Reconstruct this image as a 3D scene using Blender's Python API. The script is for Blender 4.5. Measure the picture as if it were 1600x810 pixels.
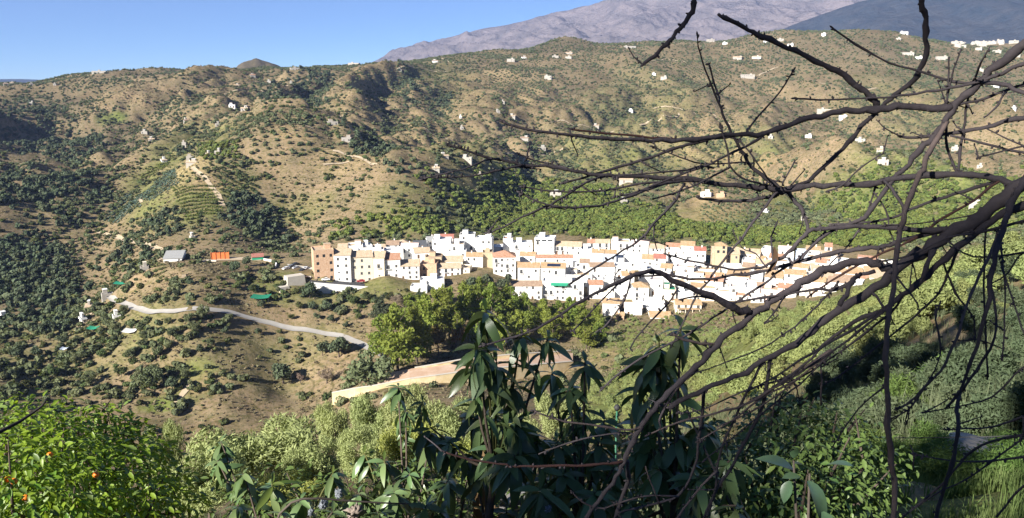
import bpy, math, random
import numpy as np

# ---------------------------------------------------------------- camera, world, sun, exposure
C = bpy.context.scene
for _o in list(bpy.data.objects):
    bpy.data.objects.remove(_o)
COL = C.collection
F = 1244.0                    # focal length in pixels of the 1600 px wide photograph
PITCH = math.radians(12.5)    # camera looks down by this
cam_d = bpy.data.cameras.new('camera')
cam_d.sensor_width = 36.0
cam_d.lens = 36.0 * F / 1600.0
cam_d.clip_start = 0.05
cam_d.clip_end = 60000
cam = bpy.data.objects.new('camera', cam_d)
COL.objects.link(cam)
cam.location = (0, 0, 0)
cam.rotation_euler = (math.pi / 2 - PITCH, 0, 0)
C.camera = cam

SUN_AZ = math.radians(-136)   # compass-like angle from +Y (view) towards +X: sun stands behind on the left
SUN_EL = math.radians(27)
to_sun = (math.sin(SUN_AZ) * math.cos(SUN_EL), math.cos(SUN_AZ) * math.cos(SUN_EL), math.sin(SUN_EL))
W = bpy.data.worlds.new('World')
C.world = W
W.use_nodes = True
_nt = W.node_tree
_bg = _nt.nodes['Background']
_sky = _nt.nodes.new('ShaderNodeTexSky')
_sky.sky_type = 'NISHITA'
_sky.sun_disc = False
_sky.sun_elevation = SUN_EL
_sky.sun_rotation = SUN_AZ
_sky.altitude = 2000
_sky.air_density = 0.6
_sky.dust_density = 0.0
_sky.ozone_density = 6.0
_nt.links.new(_sky.outputs[0], _bg.inputs[0])
_bg.inputs[1].default_value = 0.05
sun_d = bpy.data.lights.new('sun', 'SUN')
sun_d.energy = 4.3
sun_d.angle = math.radians(0.5)
sun_d.color = (1.0, 0.95, 0.87)
sun = bpy.data.objects.new('sun', sun_d)
COL.objects.link(sun)
from mathutils import Vector, Matrix, Quaternion, Euler
sun.rotation_euler = Vector(to_sun).to_track_quat('Z', 'Y').to_euler()
C.view_settings.view_transform = 'Standard'
C.view_settings.look = 'None'
C.view_settings.gamma = 1
C.view_settings.exposure = 1.5
C.cycles.max_bounces = 5
C.cycles.diffuse_bounces = 2
C.cycles.glossy_bounces = 2
C.cycles.transmission_bounces = 3
C.cycles.transparent_max_bounces = 4
C.cycles.volume_bounces = 0

rnd = random.Random(7)
rng = np.random.default_rng(7)

# ---------------------------------------------------------------- maths helpers
CP, SP = math.cos(PITCH), math.sin(PITCH)

def ray(px, py):
    """direction through a photograph pixel, horizontal length 1 -> (az, slope)"""
    x = (px - 800.0) / F
    y = (405.0 - py) / F
    Y = CP + y * SP
    Z = -SP + y * CP
    h = np.hypot(x, Y)
    return np.arctan2(x, Y), Z / h

def at(px, py, R):
    az, s = ray(px, py)
    return Vector((math.sin(az) * R, math.cos(az) * R, float(s) * R))

def to_px(x, y, z):
    fw = y * CP - z * SP
    up = y * SP + z * CP
    fw = np.where(fw > 0.01, fw, 0.01)
    return 800 + F * x / fw, 405 - F * up / fw, fw

def _hash(ix, iy, seed):
    h = (ix.astype(np.int64) * 374761393 + iy.astype(np.int64) * 668265263 + seed * 974711) & 0x7fffffff
    h = ((h ^ (h >> 13)) * 1274126177) & 0x7fffffff
    return ((h ^ (h >> 16)) & 0xffff) / 65535.0

def perlin(x, y, seed=0):
    x = np.asarray(x, float); y = np.asarray(y, float)
    x0 = np.floor(x); y0 = np.floor(y)
    fx = x - x0; fy = y - y0
    u = fx * fx * fx * (fx * (fx * 6 - 15) + 10); v = fy * fy * fy * (fy * (fy * 6 - 15) + 10)
    def g(dx, dy):
        a = _hash(x0 + dx, y0 + dy, seed) * 2 * np.pi
        return np.cos(a) * (fx - dx) + np.sin(a) * (fy - dy)
    return 1.45 * ((g(0, 0) * (1 - u) + g(1, 0) * u) * (1 - v) + (g(0, 1) * (1 - u) + g(1, 1) * u) * v)

def fbm(x, y, seed=0, n=4):
    s = 0; a = 1; t = 0
    for i in range(n):
        s = s + a * perlin(x * 2 ** i, y * 2 ** i, seed + i * 17); t += a; a *= 0.5
    return s / t

def sstep(a, b, x):
    t = np.clip((x - a) / (b - a), 0, 1)
    return t * t * (3 - 2 * t)

# ---------------------------------------------------------------- the lie of the land: (px: [(R, py) ...])
NEARZ = [(8, -5.4), (12, -7.6), (30, -17), (60, -31), (120, -59), (200, -99)]
LAND = {
    -160: [(300, 690), (400, 590), (480, 540), (560, 470), (700, 380), (850, 310), (1000, 260), (1300, 190), (1600, 140), (1900, 150), (3000, 150)],
    0: [(300, 690), (330, 645), (400, 565), (470, 512), (560, 440), (700, 345), (850, 275), (1000, 230), (1300, 175), (1600, 132), (1900, 140), (3000, 140)],
    150: [(300, 690), (330, 640), (380, 562), (430, 502), (480, 465), (540, 430), (620, 372), (720, 303), (850, 252), (1050, 212), (1350, 150), (1600, 112), (1900, 124), (3000, 140)],
    300: [(290, 690), (317, 640), (345, 562), (375, 492), (440, 410), (470, 400), (520, 380), (600, 312), (680, 256), (800, 206), (950, 170), (1250, 130), (1500, 111), (1800, 122), (3000, 140)],
    450: [(270, 680), (330, 612), (375, 508), (400, 452), (420, 424), (470, 404), (540, 380), (590, 332), (650, 252), (700, 207), (900, 160), (1200, 124), (1500, 104), (1800, 116), (3000, 140)],
    600: [(240, 650), (290, 600), (340, 546), (375, 490), (400, 443), (480, 394), (520, 370), (570, 312), (640, 246), (720, 216), (900, 180), (1200, 130), (1600, 97), (1900, 108), (3000, 130)],
    750: [(200, 642), (290, 598), (330, 558), (380, 478), (400, 441), (480, 394), (520, 376), (600, 336), (700, 290), (850, 230), (1100, 165), (1400, 115), (1700, 79), (2000, 92), (3000, 130)],
    900: [(200, 642), (300, 586), (375, 508), (410, 456), (480, 393), (530, 368), (650, 316), (800, 265), (1000, 205), (1300, 142), (1600, 92), (1850, 66), (2100, 82), (3000, 130)],
    1050: [(60, 700), (120, 645), (200, 584), (300, 535), (370, 509), (410, 457), (490, 391), (550, 361), (700, 305), (900, 245), (1200, 170), (1500, 112), (1900, 62), (2200, 80), (3000, 130)],
    1200: [(12, 782), (30, 722), (60, 650), (100, 572), (150, 518), (180, 506), (300, 520), (390, 480), (430, 440), (500, 392), (580, 355), (750, 300), (1000, 230), (1300, 160), (1600, 105), (1900, 54), (2200, 80), (3000, 130)],
    1350: [(12, 762), (30, 672), (60, 592), (100, 522), (150, 472), (250, 502), (400, 450), (440, 420), (500, 392), (600, 350), (800, 290), (1050, 230), (1400, 145), (1900, 50), (2200, 75), (3000, 130)],
    1500: [(12, 737), (25, 652), (50, 552), (80, 482), (130, 420), (200, 440), (400, 415), (500, 382), (650, 340), (900, 270), (1200, 200), (1600, 120), (2100, 68), (2400, 90), (3000, 130)],
    1650: [(12, 732), (25, 642), (50, 535), (80, 462), (110, 400), (200, 432), (400, 405), (500, 372), (650, 332), (900, 270), (1300, 190), (1700, 120), (2300, 64), (2600, 90), (3200, 130)],
    1800: [(12, 730), (25, 640), (50, 530), (80, 455), (110, 392), (200, 428), (400, 400), (500, 368), (650, 330), (900, 268), (1300, 190), (1700, 120), (2300, 66), (2600, 90), (3200, 130)],
}
_c = []
for _px, _l in LAND.items():
    if _px <= 1050:
        _a = float(ray(_px, 500)[0])
        for _R, _z in NEARZ:
            if _R < _l[0][0] * 0.8:
                _c.append((_a, _R, _z))
    for _R, _py in _l:
        _a, _s = ray(_px, _py)
        _c.append((float(_a), _R, float(_s) * _R))
_c = np.array(_c)
AZMIN, AZMAX = _c[:, 0].min(), _c[:, 0].max()
_U = np.stack([_c[:, 0] * 3.0, np.log(_c[:, 1])], 1)
_T = _c[:, 2] / _c[:, 1]              # slope seen from the camera is smoother than height

def _k(d2):
    return 0.5 * d2 * np.log(d2 + 1e-9)
_n = len(_U)
_d2 = ((_U[:, None] - _U[None]) ** 2).sum(-1)
_A = np.zeros((_n + 3, _n + 3))
_A[:_n, :_n] = _k(_d2) + np.eye(_n) * 0.002
_A[:_n, _n] = 1; _A[:_n, _n + 1:] = _U
_A[_n, :_n] = 1; _A[_n + 1:, :_n] = _U.T
_w = np.linalg.solve(_A, np.concatenate([_T, np.zeros(3)]))

def rbf(az, R):
    u = np.stack([az * 3.0, np.log(R)], -1).reshape(-1, 2)
    out = np.empty(len(u))
    for i in range(0, len(u), 40000):
        b = u[i:i + 40000]
        d2 = (b[:, None, 0] - _U[None, :, 0]) ** 2 + (b[:, None, 1] - _U[None, :, 1]) ** 2
        out[i:i + 40000] = _k(d2) @ _w[:_n] + _w[_n] + b @ _w[_n + 1:]
    return out.reshape(np.shape(az))

def bump(az, R, px, r0, h, wpx, wr):
    a = float(ray(px, 150)[0])
    return h * np.exp(-((az - a) * F / wpx) ** 2 - ((R - r0) / wr) ** 2)

def cone(az, R, px, r0, h, wpx, wr):
    a = float(ray(px, 150)[0])
    d = np.sqrt(((az - a) * F / wpx) ** 2 + ((R - r0) / wr) ** 2 + .03)
    d = d * (1 + .22 * perlin(az * 70, R / 75, 77) + .10 * perlin(az * 190, R / 30, 78))
    return h * np.clip(1.15 - d, 0, 1) ** 1.1

def land(az, R):
    azc = np.clip(az, AZMIN, AZMAX)
    Rc = np.clip(R, 8, 3200)
    z = rbf(azc, Rc) * Rc
    z = np.where(R < 8, -1.65 + (z + 1.65) * sstep(1.2, 8, R) ** 0.7 * 1.0, z)
    x = R * np.sin(az); y = R * np.cos(az)
    # spurs and gullies on the far hills
    amp = sstep(470, 800, R) * np.clip(R * 0.031, 0, 38) * (1 - 0.85 * sstep(1050, 1550, R))
    wx = x + 60 * perlin(x / 300, y / 300, 5); wy = y + 60 * perlin(x / 300, y / 300, 6)
    n1 = perlin(wx / 150, wy / 300, 11); n2 = perlin(wx / 66, wy / 110, 12); n3 = perlin(wx / 34, wy / 60, 13)
    g1 = np.sqrt(n1 * n1 + .006); g2 = np.sqrt(n2 * n2 + .006); g3 = np.abs(n3)
    z = z + amp * (2.3 * (g1 - 0.28) + 1.0 * n1 + 0.42 * (g2 - 0.28) + .3 * (.3 - np.abs(perlin(wx / 90 + 9, wy / 190, 17))) + .38 * (g3 - .28) + .14 * (np.abs(perlin(wx / 15, wy / 34, 18)) - .28) + 0.08 * perlin(x / 18, y / 18, 14))
    a2 = sstep(250, 330, R) * (1 - sstep(385, 470, R)) * sstep(900, 500, 800 + F * np.tan(azc)) 
    z = z + a2 * (1.7 * perlin(x / 42, y / 60, 21) + 1.0 * perlin(x / 12, y / 14, 22))
    a3 = sstep(14, 60, R) * (1 - sstep(150, 300, R))
    z = z + a3 * 0.9 * fbm(x / 12, y / 12, 31, 2)
    z = z + sstep(6, 12, R) * (1 - sstep(40, 80, R)) * 0.22 * fbm(x / 2.6, y / 2.6, 33, 3)
    # knolls on the skyline
    z = z + cone(az, R, 405, 2200, 66, 66, 200) + bump(az, R, 870, 1850, 16, 34, 120) + bump(az, R, 1260, 1950, 12, 60, 150) + bump(az, R, 1395, 1950, 12, 40, 150)
    # dark ravine in front of the spur
    # the sheltering hill behind the photographer
    behind = -1.65 + 22 * (1 - np.exp(-np.maximum(R - 4, 0) / 120))
    t = sstep(0.85, 1.75, np.abs(az))
    z = z * (1 - t) + behind * t
    far = sstep(2600, 3600, R)
    return z * (1 - far) + far * (-60)

# the sampled sheet
AZ = np.concatenate([np.linspace(-math.pi, -0.80, 70, endpoint=False), np.linspace(-0.80, 0.80, 560), np.linspace(0.80, math.pi, 71)[1:]])
RR = np.concatenate([[0.3, 0.8, 1.2], np.geomspace(1.6, 230, 190, endpoint=False), np.geomspace(230, 900, 290, endpoint=False), np.geomspace(900, 2700, 150, endpoint=False), np.geomspace(2700, 30000, 12)])
_ga, _gr = np.meshgrid(AZ, RR, indexing='ij')
ZZ = land(_ga, _gr)
# level benches: (px, py, R, half width m, half depth m, height offset)
def flatten(px, py, R, wx, wy, dz=0.0, soft=0.5):
    global ZZ
    p = at(px, py, R)
    gx = _gr * np.sin(_ga) - p.x; gy = _gr * np.cos(_ga) - p.y
    d = np.maximum(np.abs(gx) / wx, np.abs(gy) / wy)
    t = 1 - sstep(1.0, 1.0 + soft, d)
    ZZ = ZZ * (1 - t) + (p.z + dz) * t

def gz(x, y):
    """height of the sampled ground under world x, y"""
    x = np.asarray(x, float); y = np.asarray(y, float)
    az = np.arctan2(x, y); R = np.clip(np.hypot(x, y), 0.31, 29000)
    i = np.clip(np.searchsorted(AZ, az) - 1, 0, len(AZ) - 2); j = np.clip(np.searchsorted(RR, R) - 1, 0, len(RR) - 2)
    u = (az - AZ[i]) / (AZ[i + 1] - AZ[i]); v = (R - RR[j]) / (RR[j + 1] - RR[j])
    return (ZZ[i, j] * (1 - u) + ZZ[i + 1, j] * u) * (1 - v) + (ZZ[i, j + 1] * (1 - u) + ZZ[i + 1, j + 1] * u) * v

_RS = np.geomspace(6, 3200, 900)
def hit(px, py, rmin=6.0):
    """where the sight line through a pixel first meets the ground"""
    az, s = ray(px, py)
    x = np.sin(az) * _RS; y = np.cos(az) * _RS
    ok = (gz(x, y) >= s * _RS) & (_RS >= rmin)
    i = int(np.argmax(ok))
    if not ok[i]:                       # above the skyline: step down to the first ground below
        return hit(px, py + 1.0, rmin)
    R = _RS[i]
    if i > 0 and _RS[i - 1] >= rmin:
        a, b = _RS[i - 1], _RS[i]
        for _ in range(12):
            m = (a + b) / 2
            if gz(np.sin(az) * m, np.cos(az) * m) >= s * m: b = m
            else: a = m
        R = b
    return Vector((math.sin(az) * R, math.cos(az) * R, float(gz(math.sin(az) * R, math.cos(az) * R))))

def visible(x, y, z, tol=1.0):
    """not behind the hills"""
    R = np.hypot(x, y); az = np.arctan2(x, y); s = z / R
    vis = np.ones(len(x), bool)
    for f in np.geomspace(0.05, 0.985, 60):
        r = R * f
        vis &= ~((gz(np.sin(az) * r, np.cos(az) * r) > s * r + tol * 0.5) & (r > 60))
    return vis

# ---------------------------------------------------------------- object helpers
def link(o):
    COL.objects.link(o); return o

def mesh_from(name, verts, faces, mat=None, smooth=False):
    me = bpy.data.meshes.new(name)
    if isinstance(verts, np.ndarray) and isinstance(faces, np.ndarray):
        nv, nf, k = len(verts), len(faces), faces.shape[1]
        me.vertices.add(nv); me.vertices.foreach_set('co', verts.astype(np.float32).ravel())
        me.loops.add(nf * k); me.loops.foreach_set('vertex_index', faces.astype(np.int32).ravel())
        me.polygons.add(nf); me.polygons.foreach_set('loop_start', np.arange(0, nf * k, k, dtype=np.int32))
        me.polygons.foreach_set('loop_total', np.full(nf, k, np.int32))
        me.update(calc_edges=True)
    else:
        me.from_pydata([tuple(v) for v in verts], [], [tuple(f) for f in faces]); me.update()
    if mat is not None:
        for m in (mat if isinstance(mat, (list, tuple)) else [mat]): me.materials.append(m)
    if smooth:
        me.polygons.foreach_set('use_smooth', np.ones(len(me.polygons), bool))
    return me

def put(name, me, parent=None, loc=(0, 0, 0), rotz=0.0, scale=None, label=None, cat=None, group=None, kind=None):
    o = bpy.data.objects.new(name, me)
    link(o)
    if parent is not None: o.parent = parent
    o.location = loc
    if isinstance(rotz, (int, float)): o.rotation_euler = (0, 0, rotz)
    else: o.rotation_euler = rotz
    if scale is not None: o.scale = (scale,) * 3 if isinstance(scale, (int, float)) else scale
    tag(o, label, cat, group, kind)
    return o

def tag(o, label=None, cat=None, group=None, kind=None):
    if label: o['label'] = label
    if cat: o['category'] = cat
    if group: o['group'] = group
    if kind: o['kind'] = kind
    return o

# ---------------------------------------------------------------- materials
def mat(name, color, rough=0.9, noise=None, bump=None, trans=None, spec=0.2, vary=0.0, coat=0.0):
    """noise=(scale, colour2, contrast) mixes a second colour; trans adds translucency; vary shifts by object"""
    m = bpy.data.materials.new(name); m.use_nodes = True
    nt = m.node_tree; N = nt.nodes; L = nt.links
    b = N['Principled BSDF']
    b.inputs['Base Color'].default_value = (*color, 1); b.inputs['Roughness'].default_value = rough
    b.inputs['Specular IOR Level'].default_value = spec
    col = None
    if noise:
        tc = N.new('ShaderNodeTexCoord'); nz = N.new('ShaderNodeTexNoise'); nz.inputs['Scale'].default_value = noise[0]
        nz.inputs['Detail'].default_value = 5; nz.inputs['Roughness'].default_value = 0.65
        L.new(tc.outputs['Object'], nz.inputs['Vector'])
        rp = N.new('ShaderNodeValToRGB'); c = noise[2] if len(noise) > 2 else 0.2
        rp.color_ramp.elements[0].position = 0.5 - c; rp.color_ramp.elements[1].position = 0.5 + c
        rp.color_ramp.elements[0].color = (*color, 1); rp.color_ramp.elements[1].color = (*noise[1], 1)
        L.new(nz.outputs[0], rp.inputs[0]); col = rp.outputs[0]
    if vary:
        oi = N.new('ShaderNodeObjectInfo'); hs = N.new('ShaderNodeHueSaturation')
        mr = N.new('ShaderNodeMapRange'); mr.inputs[3].default_value = 1 - vary; mr.inputs[4].default_value = 1 + vary
        L.new(oi.outputs['Random'], mr.inputs[0]); L.new(mr.outputs[0], hs.inputs['Value'])
        mh = N.new('ShaderNodeMapRange'); mh.inputs[3].default_value = 0.5 - vary * 0.08; mh.inputs[4].default_value = 0.5 + vary * 0.08
        ml = N.new('ShaderNodeMath'); ml.operation = 'MULTIPLY'; ml.inputs[1].default_value = 7.31
        fr = N.new('ShaderNodeMath'); fr.operation = 'FRACT'
        L.new(oi.outputs['Random'], ml.inputs[0]); L.new(ml.outputs[0], fr.inputs[0]); L.new(fr.outputs[0], mh.inputs[0]); L.new(mh.outputs[0], hs.inputs['Hue'])
        if col is not None: L.new(col, hs.inputs['Color'])
        else: hs.inputs['Color'].default_value = (*color, 1)
        col = hs.outputs[0]
    if col is not None: L.new(col, b.inputs['Base Color'])
    if bump:
        tc2 = N.new('ShaderNodeTexCoord'); n2 = N.new('ShaderNodeTexNoise'); n2.inputs['Scale'].default_value = bump[0]; n2.inputs['Detail'].default_value = 6
        bp = N.new('ShaderNodeBump'); bp.inputs['Distance'].default_value = bump[1]; bp.inputs['Strength'].default_value = 1
        L.new(tc2.outputs['Object'], n2.inputs['Vector']); L.new(n2.outputs[0], bp.inputs['Height']); L.new(bp.outputs[0], b.inputs['Normal'])
    if coat:
        b.inputs['Coat Weight'].default_value = coat; b.inputs['Coat Roughness'].default_value = 0.3
    if trans:
        t = N.new('ShaderNodeBsdfTranslucent'); mx = N.new('ShaderNodeMixShader'); mx.inputs[0].default_value = trans
        out = N['Material Output']
        if col is not None:
            g = N.new('ShaderNodeMixRGB'); g.blend_type = 'MULTIPLY'; g.inputs[0].default_value = 1; g.inputs[2].default_value = (1.5, 1.5, 0.7, 1)
            L.new(col, g.inputs[1]); L.new(g.outputs[0], t.inputs[0])
        else:
            t.inputs[0].default_value = (color[0] * 1.5, color[1] * 1.5, color[2] * 0.7, 1)
        L.new(b.outputs[0], mx.inputs[1]); L.new(t.outputs[0], mx.inputs[2]); L.new(mx.outputs[0], out.inputs[0])
    return m

# ---------------------------------------------------------------- ground sheet
_p = hit(380, 404, 330); flatten(385, 404, math.hypot(_p.x, _p.y), 34, 14, 0, 1.2)
flatten(458, 420, 426, 16, 10, 0, 1.0)

def polar_patch(px, py, rx, ry):
    """world patch (az, ln R) covering a pixel ellipse on the ground"""
    c = hit(px, py); R0 = math.hypot(c.x, c.y)
    a = math.atan2(c.x, c.y)
    hi = hit(px, py - ry); lo = hit(px, py + ry)
    r1 = math.log(max(math.hypot(hi.x, hi.y) / R0, 1.005)); r2 = math.log(max(R0 / math.hypot(lo.x, lo.y), 1.005))
    return a, math.log(R0), rx / F, min(max(r1, 0.01), 0.25), min(max(r2, 0.01), 0.25)

def patches(lst):
    m = np.zeros_like(ZZ); lr = np.log(_gr)
    for px, py, rx, ry, v in lst:
        a, l, wa, u1, u2 = polar_patch(px, py, rx, ry)
        dr = lr - l
        d = ((_ga - a) / wa) ** 2 + np.where(dr > 0, dr / u1, dr / u2) ** 2
        m = np.maximum(m, v * np.clip(1.6 - d, 0, 1))
    return m
# green ground cover (grass, young crops), dark scrub heath, bare pale soil
GREEN = patches([(1500, 770, 260, 60, 1), (1450, 690, 220, 50, .8), (1050, 560, 140, 60, .9), (980, 540, 80, 30, .8), (540, 465, 120, 14, .5), (380, 560, 120, 40, .25), (470, 540, 90, 30, .2), (870, 320, 120, 40, .9), (780, 350, 90, 26, .8), (1020, 345, 120, 30, .9), (1200, 365, 130, 25, .9), (1340, 330, 120, 60, .85), (1480, 300, 120, 70, .8),
                 (1150, 240, 140, 30, .5), (950, 250, 90, 40, .5), (720, 245, 60, 40, .4), (300, 235, 60, 30, .5), (250, 290, 50, 40, .6), (310, 320, 70, 30, .5), (175, 185, 20, 10, .9),
                 (690, 130, 50, 40, .3), (1000, 170, 80, 40, .35), (1000, 130, 50, 30, .2), (650, 330, 80, 40, .5), (1560, 380, 90, 40, .8), (300, 580, 40, 20, .9), (275, 625, 50, 14, .9),
                 (560, 452, 90, 8, .5), (430, 440, 40, 16, .6), (90, 560, 90, 60, .4), (220, 520, 80, 40, .3), (1100, 580, 120, 70, .8), (960, 620, 80, 40, .8), (1200, 540, 100, 40, .8), (1430, 170, 90, 50, .3),
                 (1450, 430, 120, 40, .8), (460, 330, 60, 20, .35), (360, 300, 40, 50, .35)])
HEATH = patches([(40, 420, 60, 60, 1), (60, 300, 90, 30, .6), (100, 230, 110, 26, .6), (30, 170, 50, 20, .5), (105, 172, 30, 18, .8), (185, 235, 40, 16, .7), (390, 335, 40, 30, .7), (460, 140, 50, 26, .5),
                 (640, 140, 60, 26, .4), (405, 100, 70, 18, 2.0), (860, 75, 50, 10, .7), (1350, 75, 150, 20, .4), (700, 100, 90, 14, .4), (1500, 130, 90, 25, .4), (940, 140, 70, 30, .3)])
PALE = patches([(300, 268, 34, 22, .7), (330, 290, 30, 10, .5), (550, 250, 60, 18, .5), (470, 205, 40, 16, .4), (1110, 325, 45, 22, .9), (1100, 245, 70, 12, .7), (1180, 270, 60, 14, .7), (690, 250, 80, 14, .3),
                (620, 130, 60, 24, .5), (660, 210, 40, 30, .4), (1080, 195, 60, 20, .35), (1470, 150, 60, 20, .3), (560, 160, 40, 30, .3), (20, 315, 40, 20, .4), (85, 375, 30, 14, .3), (310, 600, 50, 16, .5),
                (900, 570, 90, 20, .6), (1330, 390, 60, 16, .5), (820, 150, 60, 20, .3), (760, 130, 60, 20, .4)])
_i = np.arange(len(AZ) * len(RR)).reshape(len(AZ), len(RR))
_x = _gr * np.sin(_ga); _y = _gr * np.cos(_ga)
_v = np.stack([_x, _y, ZZ], -1).reshape(-1, 3)
_q = np.stack([_i[:-1, :-1], _i[:-1, 1:], _i[1:, 1:], _i[1:, :-1]], -1).reshape(-1, 4)[:, ::-1]
gme = mesh_from('ground', _v, _q, None, True)
for nm, arr in (('green', GREEN), ('heath', HEATH), ('pale', PALE)):
    at_ = gme.attributes.new(nm, 'FLOAT', 'POINT'); at_.data.foreach_set('value', arr.astype(np.float32).ravel())

def ground_material():
    m = bpy.data.materials.new('hill_soil'); m.use_nodes = True
    nt = m.node_tree; N = nt.nodes; L = nt.links; b = N['Principled BSDF']; b.inputs['Roughness'].default_value = 1; b.inputs['Specular IOR Level'].default_value = 0.05
    geo = N.new('ShaderNodeNewGeometry')
    def nz(scale, detail=6, rough=.62):
        n = N.new('ShaderNodeTexNoise'); n.inputs['Scale'].default_value = scale; n.inputs['Detail'].default_value = detail; n.inputs['Roughness'].default_value = rough
        L.new(geo.outputs['Position'], n.inputs['Vector']); return n.outputs[0]
    def ramp(src, p0, c0, p1, c1, extra=()):
        r = N.new('ShaderNodeValToRGB'); e = r.color_ramp.elements; e[0].position = p0; e[1].position = p1; e[0].color = (*c0, 1); e[1].color = (*c1, 1)
        for p, c in extra:
            k = e.new(p); k.color = (*c, 1)
        L.new(src, r.inputs[0]); return r.outputs[0]
    def mix(f, a, c, mode='MIX'):
        x = N.new('ShaderNodeMixRGB'); x.blend_type = mode
        if isinstance(f, float): x.inputs[0].default_value = f
        else: L.new(f, x.inputs[0])
        L.new(a, x.inputs[1])
        if isinstance(c, tuple): x.inputs[2].default_value = (*c, 1)
        else: L.new(c, x.inputs[2])
        return x.outputs[0]
    def math_(op, a, bb):
        x = N.new('ShaderNodeMath'); x.operation = op; x.use_clamp = True
        L.new(a, x.inputs[0])
        if isinstance(bb, float): x.inputs[1].default_value = bb
        else: L.new(bb, x.inputs[1])
        return x.outputs[0]
    def attr(n):
        a = N.new('ShaderNodeAttribute'); a.attribute_name = n; return a.outputs['Fac']
    big = nz(0.011); mid = nz(0.05); fine = nz(0.35, 8, .7)
    base = ramp(big, .34, (.178, .128, .076), .66, (.315, .228, .140), [(.5, (.250, .182, .110))])
    base = mix(ramp(mid, .42, (0, 0, 0), .62, (.6, .6, .6)), base, (.205, .172, .098))
    green = ramp(mid, .35, (.085, .125, .030), .65, (.20, .235, .058))
    gmask = math_('MULTIPLY', attr('green'), ramp(nz(.03, 7), .3, (.15, .15, .15), .55, (1, 1, 1)))
    col = mix(gmask, base, green)
    pmask = math_('MULTIPLY', attr('pale'), ramp(nz(.04, 7), .32, (.1, .1, .1), .55, (1, 1, 1)))
    col = mix(pmask, col, ramp(mid, .3, (.33, .235, .125), .7, (.42, .31, .17)))
    hmask = math_('MULTIPLY', attr('heath'), ramp(nz(.045, 7), .3, (.2, .2, .2), .52, (1, 1, 1)))
    col = mix(hmask, col, ramp(mid, .35, (.085, .070, .048), .65, (.150, .116, .080)))
    # herbs, tussocks and stones
    col = mix(ramp(fine, .38, (1, 1, 1), .54, (0, 0, 0)), col, mix(1.0, col, (.60, .66, .48), 'MULTIPLY'))
    col = mix(ramp(nz(1.6, 4, .7), .62, (0, 0, 0), .74, (.6, .6, .6)), col, mix(1.0, col, (1.28, 1.22, 1.12), 'MULTIPLY'))
    sp = N.new('ShaderNodeSeparateXYZ'); L.new(geo.outputs['Position'], sp.inputs[0])
    tz = N.new('ShaderNodeMath'); tz.operation = 'MULTIPLY_ADD'; L.new(nz(.03, 3), tz.inputs[0]); tz.inputs[1].default_value = 5.0; L.new(sp.outputs[2], tz.inputs[2])
    wv = N.new('ShaderNodeMath'); wv.operation = 'PINGPONG'; L.new(tz.outputs[0], wv.inputs[0]); wv.inputs[1].default_value = 1.7
    line = ramp(wv.outputs[0], 0.12, (1, 1, 1), .30, (0, 0, 0)); tm = math_('MULTIPLY', line, ramp(nz(.012, 4), .46, (0, 0, 0), .60, (.8, .8, .8)))
    col = mix(tm, col, mix(1.0, col, (.52, .55, .45), 'MULTIPLY'))
    col = mix(ramp(nz(.55, 3, .75), .56, (0, 0, 0), .63, (.75, .75, .75)), col, (.075, .082, .036))
    L.new(col, b.inputs['Base Color'])
    bp = N.new('ShaderNodeBump'); bp.inputs['Distance'].default_value = 1.2; bp.inputs['Strength'].default_value = .5
    L.new(nz(.3, 7, .7), bp.inputs['Height']); L.new(bp.outputs[0], b.inputs['Normal'])
    return m
gme.materials.append(ground_material())
put('ground', gme, kind='structure')

# ---------------------------------------------------------------- mountains far behind
def far_land(name, a0, a1, na, r0, r1, nr, fz, m):
    az = np.linspace(a0, a1, na); rr = np.linspace(r0, r1, nr)
    ga, gr = np.meshgrid(az, rr, indexing='ij')
    z = fz(ga, gr); i = np.arange(na * nr).reshape(na, nr)
    v = np.stack([gr * np.sin(ga), gr * np.cos(ga), z], -1).reshape(-1, 3)
    q = np.stack([i[:-1, :-1], i[:-1, 1:], i[1:, 1:], i[1:, :-1]], -1).reshape(-1, 4)[:, ::-1]
    return put(name, mesh_from(name, v, q, m, True), kind='structure')

def crest(pts, az):
    a = [float(ray(x, y)[0]) for x, y in pts]; s = [float(ray(x, y)[1]) for x, y in pts]
    return np.interp(az, a, s)
LIME = [(380, 150), (540, 118), (590, 96), (620, 80), (650, 72), (700, 60), (750, 48), (800, 38), (850, 26), (900, 14), (940, 2), (990, -8), (1060, -16), (1150, -20), (1250, -22), (1400, -24), (1700, -22), (2100, -10)]
WOOD = [(1080, 140), (1160, 85), (1200, 56), (1240, 38), (1290, 20), (1340, 2), (1420, -18), (1550, -26), (1700, -28), (2100, -10)]
def zlime(a, r):
    x = r * np.sin(a) / 1000; y = r * np.cos(a) / 1000
    top = crest(LIME, a) * 7600
    t = np.clip((r - 4300) / 3300, 0, 1.25)
    prof = np.where(t < 1, t ** 1.15, 1 - (t - 1) * 0.6)
    u = x * .8 + y * .6; w = -x * .6 + y * .8; u = u + .10 * perlin(x * 3, y * 3, 3); w = w + .10 * perlin(x * 3 + 7, y * 3, 4)
    r1 = .35 - np.abs(perlin(u / .5, w / 1.1, 41)); r2 = .3 - np.abs(perlin(u / .22, w / .5, 43)); r3 = .3 - np.abs(perlin(u / .10, w / .2, 45)); r4 = .3 - np.abs(perlin(u / .05, w / .08, 47))
    k = sstep(0, .25, t) * (1 - .75 * sstep(.85, 1, t))
    return -80 + (top + 80) * prof + k * (140 * r1 + 75 * r2 + 34 * r3 + 14 * r4)
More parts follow.
